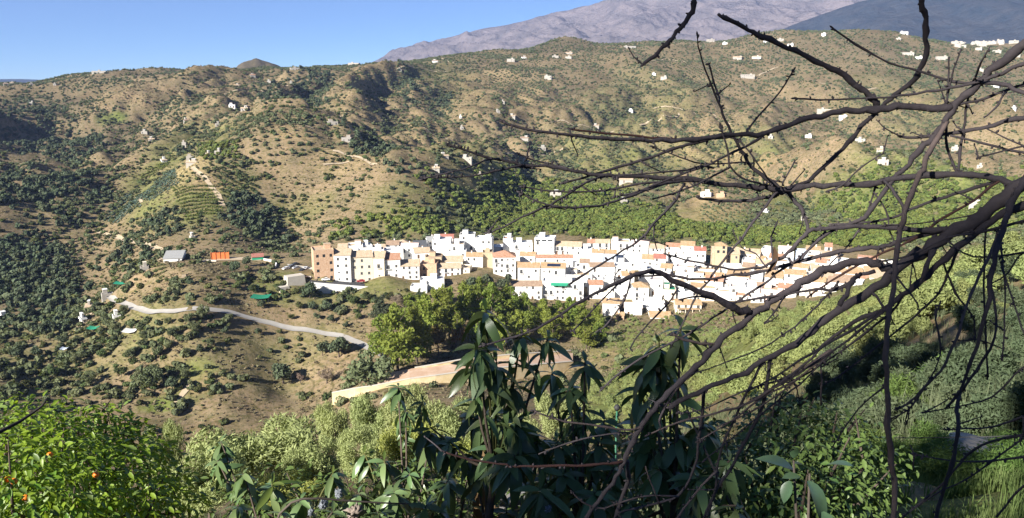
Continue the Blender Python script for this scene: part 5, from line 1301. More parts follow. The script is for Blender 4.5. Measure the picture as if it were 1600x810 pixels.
def mesh_np(me):
    v = np.empty(len(me.vertices) * 3, np.float32); me.vertices.foreach_get('co', v); v = v.reshape(-1, 3)
    f = np.empty(len(me.loops), np.int32); me.loops.foreach_get('vertex_index', f); return v, f.reshape(-1, 4)
def joined(name, items, parent):
    """many leaves [(mesh, matrix)] as one stuff part"""
    vs = []; fs = []; ms = []; n = 0; mats = []
    for me, mx in items:
        v, f = mesh_np(me); a = np.array(mx); vs.append(v @ a[:3, :3].T + a[:3, 3]); fs.append(f + n); n += len(v)
        m = me.materials[0]
        if m not in mats: mats.append(m)
        ms.append(np.full(len(f), mats.index(m), np.int32))
    me = mesh_from(name, np.concatenate(vs), np.concatenate(fs), mats, True); me.polygons.foreach_set('material_index', np.concatenate(ms))
    return put(name, me, parent, kind='stuff')
def leaf_tree(root, items, limit=290):
    """leaves nearest the camera as parts, the others joined"""
    items = sorted(items, key=lambda q: q[1].to_translation().length)
    inv = Matrix.Translation(-Vector(root.location))
    for me, mx in items[:limit]:
        o = bpy.data.objects.new('leaf', me); link(o); o.parent = root; o.matrix_local = inv @ mx
    if len(items) > limit: joined('leaves', [(me, inv @ mx) for me, mx in items[limit:]], root)

def leaf_mx(p, az, el, L, roll=0.0):
    """leaf starting at p heading az (from +Y to +X), rising el"""
    return Matrix.Translation(p) @ Matrix.Rotation(-az, 4, 'Z') @ Matrix.Rotation(el, 4, 'X') @ Matrix.Rotation(roll, 4, 'Y') @ Matrix.Scale(L, 4)

def whorl(p, L, n, items, lo=-52, hi=34, young=0, q=rnd):
    for i in range(n):
        t = i / max(1, n - 1); az = i * 2.4 + q.uniform(-.3, .3); el = math.radians(hi + (lo - hi) * (t ** .8) + q.uniform(-12, 12))
        me = q.choice(AVOY) if i < young else q.choice(AVO)
        items.append((me, leaf_mx(p + Vector((0, 0, -L * .35 * t)), az, el, L * (.6 + .55 * min(1, t * 2.2)) * q.uniform(.75, 1.2), q.uniform(-.7, .7))))

def avocado(base, whorls, label, filler=(), seed=1):
    bx, by = base; g = float(gz(bx, by)); root = put('avocado_tree', None, None, (bx, by, g), 0.0, None, label, 'avocado tree')
    B = Vector((bx, by, g)); items = []; q = random.Random(seed); tops = []
    pts = [(at(px, py, R), L / F * R, n, yg) for px, py, R, L, n, yg in whorls]
    zt = max(p.z for p, *_ in pts); c = sum((p for p, *_ in pts), Vector((0, 0, 0))) / len(pts)
    top = Vector((c.x, c.y, g + (zt - g) * .62)); path = [B + Vector((0, 0, -.2)), B.lerp(top, .35) + Vector((.06, .04, 0)), B.lerp(top, .7) + Vector((-.05, .02, 0)), top]
    tt = TB(); tt.add(tube(path, [.055, .042, .032, .02], 8)); put('trunk', mesh_from('trunk', [Vector(v) - B for v in tt.v], tt.f, G['bark'], True), root)
    for p, L, n, yg in pts:
        s = path[q.choice([1, 2, 3])] if p.z < top.z else top
        if p.z - s.z < -.4: s = path[1]
        m_ = s.lerp(p, .55) + Vector((0, 0, -.12 * (p - s).length)); P = [s, s.lerp(m_, .5), m_, m_.lerp(p, .6) + Vector((0, 0, .02)), p]
        bt = TB(); bt.add(tube([x - B for x in P], [.016, .012, .009, .007, .005], 6)); put('branch', bt.mesh('branch', G['stem'] if yg else G['bark']), root)
        whorl(p, L * .86, max(8, int(n * .85)), items, young=yg, q=q)
        for k in range(9):      # leaves lower on the shoot
            u = P[2].lerp(P[4], q.random() ** .7) + Vector((0, 0, -.01)); items.append((q.choice(AVO), leaf_mx(u, q.uniform(0, 6.28), math.radians(q.uniform(-60, 20)), L * q.uniform(.6, .95), q.uniform(-.8, .8))))
    for k in range(7):          # inner shoots of the lower crown
        p0, L, n, yg = q.choice(pts); p = p0 + Vector((q.uniform(-.3, .3), q.uniform(.0, .45), -q.uniform(.15, .75)))
        s = path[q.choice([1, 2])]; bt = TB(); bt.add(tube([s - B, s.lerp(p, .5) - B + Vector((0, 0, -.05)), p - B], [.016, .012, .006], 5)); put('branch', bt.mesh('branch', G['bark']), root); whorl(p, L * .85, 12, items, q=q)
    leaf_tree(root, items); return root

avocado((-.15, 5.3), [(759, 484, 4.6, 56, 17, 3), (747, 542, 4.6, 58, 18, 0), (815, 524, 4.8, 50, 14, 1), (856, 528, 4.9, 46, 12, 0), (776, 566, 4.7, 60, 16, 2), (800, 600, 4.8, 54, 12, 2), (735, 570, 4.7, 50, 12, 0), (805, 655, 4.8, 70, 18, 4), (772, 640, 5.0, 60, 14, 2), (840, 690, 4.9, 62, 16, 0), (770, 700, 4.8, 62, 16, 0), (700, 690, 5.0, 56, 16, 0), (672, 668, 5.2, 52, 14, 3), (805, 712, 4.6, 66, 16, 0), (740, 650, 5.2, 50, 12, 1)],
        'tallest avocado tree with drooping leaf whorls in the centre foreground', seed=3)
avocado((.75, 5.0), [(914, 566, 5.0, 50, 16, 0), (890, 606, 5.0, 52, 15, 0), (905, 645, 5.0, 52, 14, 0), (936, 690, 4.9, 58, 14, 0), (880, 740, 4.6, 64, 16, 1), (844, 764, 4.3, 74, 18, 1), (930, 770, 4.4, 66, 16, 0), (960, 730, 4.7, 60, 14, 0), (870, 690, 4.9, 58, 14, 0), (985, 780, 4.4, 62, 14, 0)],
        'avocado tree with a dark star shaped whorl right of the tallest one', seed=5)
avocado((1.35, 5.2), [(1030, 536, 4.6, 64, 14, 2), (1064, 512, 4.6, 66, 12, 0), (1014, 566, 4.6, 60, 12, 0), (1046, 592, 4.7, 62, 14, 2), (1000, 606, 4.8, 54, 10, 0), (1005, 655, 4.9, 54, 14, 2), (1060, 680, 4.6, 66, 14, 0), (1100, 660, 4.6, 64, 12, 0), (1030, 730, 4.5, 66, 14, 0), (1090, 745, 4.3, 70, 16, 0), (1140, 720, 4.5, 66, 12, 0), (1150, 790, 4.2, 66, 12, 0)],
        'avocado tree with the broadest leaves behind the lower bare limbs', seed=7)
avocado((-1.15, 6.9), [(622, 604, 7.0, 34, 20, 0), (634, 640, 6.9, 34, 16, 0), (660, 628, 7.1, 32, 12, 1), (672, 690, 6.4, 40, 14, 0), (600, 720, 6.2, 42, 14, 1), (569, 708, 6.4, 40, 14, 4), (640, 740, 5.8, 46, 16, 0), (616, 768, 5.4, 52, 16, 0), (666, 790, 5.0, 56, 16, 0), (560, 770, 5.6, 48, 14, 0), (700, 750, 5.4, 50, 14, 0), (690, 800, 5.0, 54, 14, 0), (590, 800, 5.2, 50, 14, 0)],
        'avocado tree with a small palm like crest left of the tallest one', seed=9)
avocado((-2.1, 6.3), [(425, 756, 6.0, 50, 14, 5), (345, 690, 7.2, 34, 12, 0), (340, 720, 7.0, 36, 12, 0), (380, 740, 6.6, 38, 12, 0), (470, 780, 5.8, 44, 12, 0), (520, 740, 6.0, 40, 12, 1), (370, 790, 6.0, 42, 12, 0), (520, 800, 5.4, 46, 12, 0), (440, 800, 5.6, 42, 10, 0)],
        'low young avocado with a bright green rosette right of the citrus', seed=11)

def leafy_bush(name, label, cat, lobes, leafset, n, L, seed, trunk_at, front=290, shell=.5, droop=.2):
    q = random.Random(seed); g = np.random.default_rng(seed); root_xy = trunk_at; gz0 = float(gz(*root_xy)); root = put(name, None, None, (root_xy[0], root_xy[1], gz0), 0.0, None, label, cat)
    Ls = [(at(px, py, R), r) for px, py, R, r in lobes]; wts = np.array([r * r for _, r in Ls]); idx = g.choice(len(Ls), n, p=wts / wts.sum()); items = []
    for i in idx:
        c, r = Ls[i]; d = Vector(g.normal(size=3)).normalized(); p = c + d * r * (shell + (1 - shell) * g.random() ** .6) * (1 + .14 * g.normal())
        if p.z < float(-99): continue
        az = math.atan2(d.x, d.y) + q.uniform(-1, 1); el = math.asin(max(-1, min(1, d.z))) * .6 + q.uniform(-1.0, .35) - droop
        items.append((q.choice(leafset), leaf_mx(p, az, el, L * q.uniform(.65, 1.25), q.uniform(-.6, .6))))
    B = Vector(root.location); t = TB(); top = sum((c for c, _ in Ls), Vector((0, 0, 0))) / len(Ls)
    t.add(tube([Vector((0, 0, -.2)), (top - B) * .4 + Vector((.1, 0, 0)), (top - B) * .8], [.09, .07, .04], 7)); put('trunk', t.mesh('trunk', G['bark']), root)
    for c, r in Ls:
        s = (top - B) * q.uniform(.4, .8); e = c - B; bt = TB(); bt.add(tube([s, s.lerp(e, .5) + Vector((0, 0, -.06)), e, e + Vector((q.uniform(-.2, .2), q.uniform(-.2, .2), r * .9))], [.03, .022, .014, .004], 5)); put('branch', bt.mesh('branch', G['bark']), root)
    items.sort(key=lambda k: k[1].to_translation().length)
    leaf_tree(root, items, front); return root
cit = leafy_bush('citrus_tree', 'sunlit yellow green orange tree with ripe fruit at the lower left', 'orange tree',
    [(50, 728, 7.6, .52), (120, 694, 8.0, .42), (165, 676, 8.2, .30), (10, 712, 8.0, .5), (190, 712, 8.0, .38), (232, 730, 8.0, .32), (90, 772, 7.2, .62), (20, 800, 6.8, .6), (165, 780, 7.2, .55), (240, 782, 7.4, .36), (110, 830, 6.8, .55), (220, 830, 6.8, .42), (285, 800, 7.2, .26), (-60, 750, 7.5, .7), (156, 648, 8.3, .14), (75, 672, 8.3, .24), (275, 748, 8.0, .16), (205, 672, 8.3, .12)], CIT + LEM[:1], 8500, .082, 21, (-4.3, 7.4), shell=.6, droop=.35)
# fruit
def sphere(r, seg=14, ring=9, bump_=.0):
    v = []; f = []
    for i in range(ring + 1):
        th = math.pi * i / ring
        for k in range(seg):
            a = 2 * math.pi * k / seg; rr = r * (1 - .06 * (i == 0)); v.append((rr * math.sin(th) * math.cos(a), rr * math.sin(th) * math.sin(a), rr * math.cos(th) * .96))
            if i: f.append((seg * (i - 1) + k, seg * i + k, seg * i + (k + 1) % seg, seg * (i - 1) + (k + 1) % seg))
    return v, f
G['fruit'] = mat('ripe_orange_peel', (.80, .22, .02), .5, (9, (.72, .17, .015), .3), (60, .002), spec=.4)
_v, _f = sphere(.025); FRUIT = mesh_from('orange', _v, _f, G['fruit'], True)
for px, py, R in [(78, 711, 7.0), (22, 752, 6.62), (12, 749, 6.66), (40, 778, 6.5), (150, 742, 6.75)]:
    put('orange', FRUIT, cit, at(px, py, R) - Vector(cit.location))
bt = TB(); P = [at(x, y, R) - Vector(cit.location) for x, y, R in [(-40, 690, 6.2), (0, 675, 6.3), (31, 659, 6.4), (53, 644, 6.5), (66, 634, 6.5), (74, 622, 6.5)]]
bt.add(tube(P, [.016, .014, .012, .010, .009, .006], 6)); put('dead_branch', bt.mesh('dead_branch', mat('black_twig', (.03, .026, .028), .9)), cit)

leafy_bush('citrus_bush', 'dark green citrus bush with pale shoot tips right of the avocados', 'bush',
    [(1200, 690, 5.6, .35), (1250, 670, 5.8, .30), (1300, 690, 5.8, .32), (1350, 730, 5.6, .35), (1230, 740, 5.3, .40), (1290, 760, 5.2, .40), (1180, 780, 5.0, .40), (1250, 810, 4.8, .42), (1340, 790, 5.2, .35), (1210, 640, 6.0, .20), (1320, 680, 6.0, .2), (1160, 720, 5.4, .3), (1250, 640, 6.0, .16)], LEM, 4200, .062, 23, (1.95, 5.2), shell=.4)
leafy_bush('dark_bush', 'dense dark bush filling the shade under the avocados', 'bush',
    [(560, 800, 6.6, .5), (640, 800, 6.4, .5), (720, 810, 6.2, .45), (860, 800, 6.0, .5), (960, 790, 5.8, .45), (1060, 790, 5.6, .45), (480, 810, 6.6, .45), (400, 800, 6.8, .45), (680, 740, 6.8, .4), (900, 730, 6.2, .4), (1000, 720, 6.2, .4), (1100, 720, 6.0, .4)], LEM, 3600, .085, 27, (.1, 6.6), front=200, shell=.2)
# big soft leaves
bl = put('large_leaf_plant', None, None, tuple(at(1250, 800, 4.4)), label='plant with a few large bluish green leaves before the citrus bush', cat='plant')
BIG = [leaf_mesh('leaf', G['big'], .62, .25, .12, 6), leaf_mesh('leaf', G['big'], .55, .45, .1, 6)]
bB = Vector(bl.location); bl.location.z = float(gz(bB.x, bB.y)); bB = Vector(bl.location)
for (x0, y0, x1, y1, R, L) in [(1240, 716, 1246, 688, 4.5, .10), (1290, 728, 1318, 720, 4.4, .17), (1262, 752, 1298, 800, 4.35, .28), (1235, 752, 1225, 775, 4.4, .13), (1240, 735, 1205, 705, 4.5, .22), (1250, 745, 1228, 742, 4.4, .11), (1265, 735, 1252, 722, 4.5, .14), (1285, 800, 1300, 822, 4.3, .2), (1150, 760, 1140, 790, 4.5, .12), (1075, 640, 1068, 655, 4.6, .10)]:
    p, e = at(x0, y0, R), at(x1, y1, R - .05); d = e - p
    put('leaf', BIG[0 if L < .2 else 1], bl).matrix_local = Matrix.Translation(-bB) @ leaf_mx(p, math.atan2(d.x, d.y), math.atan2(d.z, math.hypot(d.x, d.y)), L, rnd.uniform(-.2, .2)) @ Matrix.Rotation(0, 4, 'X')
st = TB(); 
for (x, y) in [(1240, 720), (1265, 740), (1285, 800), (1150, 765), (1075, 645)]:
    e = at(x, y, 4.48) - bB; st.add(tube([Vector((0, 0, -.1)), e * .5 + Vector((.05, 0, 0)), e], [.014, .011, .006], 6))
put('stem', st.mesh('stem', G['twig']), bl)

# ---------------------------------------------------------------- the shaded slope on the right: grass, ferns, shrubs, rocks
def tufts(name, m, n, az0, az1, r0, r1, h, w, blades, seed, lean=.5):
    g = np.random.default_rng(seed)
    R = np.exp(g.uniform(np.log(r0), np.log(r1), n)); a = g.uniform(az0, az1, n); x = R * np.sin(a); y = R * np.cos(a)
    k = (fbm(x / 3.2, y / 3.2, seed, 2) + g.normal(size=n) * .2) > -.12; x, y = x[k], y[k]; z = gz(x, y); n = len(x)
    B = np.repeat(np.stack([x, y, z], 1), blades, 0); N = len(B); hh = h * (.5 + g.random(N)) * np.repeat(.6 + .8 * g.random(n), blades)
    ph = g.uniform(0, 6.283, N); ln = lean * g.random(N); d = np.stack([np.cos(ph), np.sin(ph), np.zeros(N)], 1); s = np.stack([-np.sin(ph), np.cos(ph), np.zeros(N)], 1) * (w * (.6 + .8 * g.random(N)))[:, None]
    B = B + d * (g.random(N) * h * .35)[:, None]
    mid = B + d * (hh * ln * .35)[:, None] + np.array([0, 0, 1]) * (hh * .6)[:, None]; tip = B + d * (hh * ln)[:, None] + np.array([0, 0, 1]) * (hh * (1 - .35 * ln))[:, None]
    v = np.stack([B - s, B + s, mid + s * .7, mid - s * .7, tip - s * .08, tip + s * .08], 1).reshape(-1, 3); i = np.arange(N)[:, None] * 6
    f = np.concatenate([i + np.array([[0, 1, 2, 3]]), i + np.array([[3, 2, 5, 4]])])
    return put(name, mesh_from(name, v, f, m), kind='stuff')
G['grass'] = mat('lush_grass', (.14, .22, .06), .7, (1.5, (.12, .14, .055), .25), trans=.25)
G['rank'] = mat('rank_grey_grass', (.15, .175, .09), .8, (.6, (.075, .09, .05), .25), trans=.2)
tufts('grass', G['grass'], 17000, .26, .68, 4.5, 20, .19, .0065, 12, 301)
tufts('wild_grass', G['rank'], 5200, .20, .66, 17, 95, .75, .016, 9, 303, .7)
tufts('wild_grass', G['rank'], 2600, -.62, .36, 10, 60, .6, .014, 9, 305, .7)
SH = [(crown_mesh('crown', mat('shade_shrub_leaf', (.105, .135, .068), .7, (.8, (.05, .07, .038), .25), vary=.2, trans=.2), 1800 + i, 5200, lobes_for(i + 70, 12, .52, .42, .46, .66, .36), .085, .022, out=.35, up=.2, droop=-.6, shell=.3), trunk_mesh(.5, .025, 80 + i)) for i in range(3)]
q_ = random.Random(5)
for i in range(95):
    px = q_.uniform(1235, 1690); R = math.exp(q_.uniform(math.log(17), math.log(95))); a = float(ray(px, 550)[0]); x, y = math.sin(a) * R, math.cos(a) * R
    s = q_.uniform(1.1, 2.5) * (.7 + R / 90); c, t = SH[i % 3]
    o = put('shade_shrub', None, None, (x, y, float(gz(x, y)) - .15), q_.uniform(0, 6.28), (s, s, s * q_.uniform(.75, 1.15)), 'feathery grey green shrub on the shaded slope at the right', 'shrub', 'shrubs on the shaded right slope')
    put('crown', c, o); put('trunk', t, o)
FERN = [(crown_mesh('crown', mat('fern_leaf', (.14, .205, .055), .6, (1, (.065, .12, .03), .25), vary=.2, trans=.3), 1900 + i, 5500, lobes_for(i + 90, 9, .5, .34, .34, .66, .36), .065, .012, out=.3, up=.4, shell=.2), trunk_mesh(.3, .02, 90 + i)) for i in range(2)]
for px, py, R, w, lab in [(1440, 600, 26, 3.2, 'bright green low bush glowing in the middle of the shaded slope'), (1500, 595, 28, 2.6, 'green low bush right of the bright one on the shaded slope'), (1400, 715, 12.5, 1.3, 'bright green ferny clump beside the hanging grey stick'), (1455, 705, 12.8, 1.2, 'bright green ferny clump left of the boulders'), (1500, 770, 10.5, 1.1, 'bright green ferny clump below the boulders'), (1580, 780, 10.4, 1.1, 'ferny green clump at the lower right corner'), (1430, 770, 10.6, 1.0, 'ferny green clump above the lowest rock'), (1330, 660, 15, 1.5, 'yellow green leafy clump behind the citrus bush')]:
    a = float(ray(px, py)[0]); x, y = math.sin(a) * R, math.cos(a) * R; c, t = FERN[rnd.randrange(2)]
    o = put('fern_bush', None, None, (x, y, float(gz(x, y)) - .05), rnd.uniform(0, 6.28), (w, w, w * .9), lab, 'bush'); put('crown', c, o); put('trunk', t, o)
def rock(px, py, R, sx, sy, sz, label, seed, m):
    a, s = ray(px, py); a = float(a); x, y = math.sin(a) * R, math.cos(a) * R
    v, f = sphere(1.0, 26, 18); V = np.array(v); d = fbm(V[:, 0] * 1.3 + seed, V[:, 1] * 1.3 + V[:, 2] * 1.7, seed, 4); V *= (1 + .42 * d)[:, None]; V[:, 2] = np.where(V[:, 2] > .45, .45 + (V[:, 2] - .45) * .3, V[:, 2])
    o = put('boulder', mesh_from('boulder', V, np.array(f), m, True), None, (x, y, float(gz(x, y)) + sz * .15), rnd.uniform(-.3, .3) - a, (sx, sy, sz), label, 'boulder')
G['rock'] = mat('lichened_boulder', (.52, .46, .38), .95, (1.6, (.30, .26, .20), .16), (3.5, .08))
G['rocko'] = mat('ochre_boulder', (.42, .29, .12), .95, (1.6, (.30, .24, .16), .2), (3.5, .08))
rock(1545, 722, 12.6, .62, .5, .34, 'pale grey boulder at the right edge with lichen, upper of two', 3, G['rock'])
rock(1492, 722, 13.2, .34, .35, .34, 'ochre stained boulder just left of the pale grey one', 5, G['rocko'])
rock(1555, 752, 11.6, .56, .4, .24, 'flat grey boulder below the pale one at the right edge', 7, G['rock'])
rock(1440, 808, 9.6, .34, .3, .16, 'half buried brown rock at the bottom right', 9, G['rocko'])

# ---------------------------------------------------------------- small things in the undergrowth
bd = put('board_stack', None, None, tuple(at(775, 760, 6.3)), rotz=.1, label='weathered boards standing upright behind the middle avocado tree', cat='boards')
bd.location.z = float(gz(bd.location.x, bd.location.y)); zt_ = at(775, 665, 6.3).z - bd.location.z
for k, (c_, dz) in enumerate([((.26, .17, .085), 0.06), ((.20, .13, .075), 0), ((.23, .22, .22), -.42), ((.19, .19, .2), -.36)]):
    b = MB(); b.box(-.20 + k * .115, -.20 + k * .115 + .108, .012 * (k % 2), .03 + .012 * (k % 2), 0, zt_ + dz)
    put('board', b.mesh('board', [mat('weathered_board', c_, .8, (3, tuple(x * .6 for x in c_), .2))]), bd)
pp = at(963, 672, 14); g_ = float(gz(pp.x, pp.y)); po = put('garden_post', None, None, (pp.x, pp.y, g_), 0, None, 'thin green post with a flat dark cap on the sunny slope', 'post'); tz = at(963, 640, 14).z - g_
t = TB(); t.add(tube([Vector((0, 0, -.2)), Vector((0, 0, tz))], [.018, .018], 8)); put('pole', t.mesh('pole', mat('green_paint', (.03, .12, .07), .5)), po)
t = TB(); t.add(tube([Vector((0, 0, tz - .02)), Vector((0, 0, tz + .04)), Vector((0, 0, tz + .09))], [.03, .065, .03], 10)); put('cap', t.mesh('cap', M['iron']), po)
def bag(px, py, R, s, m, label, seed):
    v, f = sphere(1, 26, 18); V = np.array(v); d = np.abs(fbm(V[:, 0] * 2.2 + seed, V[:, 1] * 2.2 + V[:, 2] * 3.1, seed, 4)); V *= (.35 + 1.5 * d)[:, None] * np.array([1.2, .7, .8])
    p = at(px, py, R); put('plastic_bag', mesh_from('plastic_bag', V, np.array(f), m), None, tuple(p), rnd.uniform(0, 6), (s, s, s * 1.1), label, 'plastic bag')
WB = mat('white_plastic', (.22, .24, .27), .45, trans=.2); BB = mat('dirty_beige_plastic', (.22, .18, .15), .6)
bag(529, 772, 5.6, .05, WB, 'small crumpled white bag scrap caught in the leaves', 2); bag(505, 790, 5.5, .06, WB, 'crumpled white bag lower left of the small scrap', 4); bag(556, 800, 5.4, .085, BB, 'dirty beige crumpled bag in the undergrowth', 6); bag(856, 796, 4.2, .035, WB, 'tiny white scrap under the star shaped avocado whorl', 8); bag(486, 800, 5.5, .04, WB, 'white bag scrap near the arching grass stem', 10)
t = TB(); t.add(tube([at(x, y, R) for x, y, R in [(425, 835, 5.0), (437, 803, 5.0), (455, 786, 5.0), (472, 780, 5.0), (500, 779, 5.05), (532, 782, 5.1), (594, 786, 5.2), (650, 788, 5.3)]], [.008, .008, .008, .008, .007, .007, .006, .004], 6))
put('arching_stem', t.mesh('arching_stem', G['twig']), label='grey arching stem bending right at the bottom left', cat='stem')
t = TB(); t.add(tube([at(x, y, 9.0) for x, y in [(1300, 681), (1334, 682.5), (1400, 684.5), (1480, 684), (1560, 682), (1640, 678)]], [.005] * 6, 5)); put('fence_wire', t.mesh('fence_wire', M['iron']), label='thin fence wire strung across the shaded slope', cat='wire')

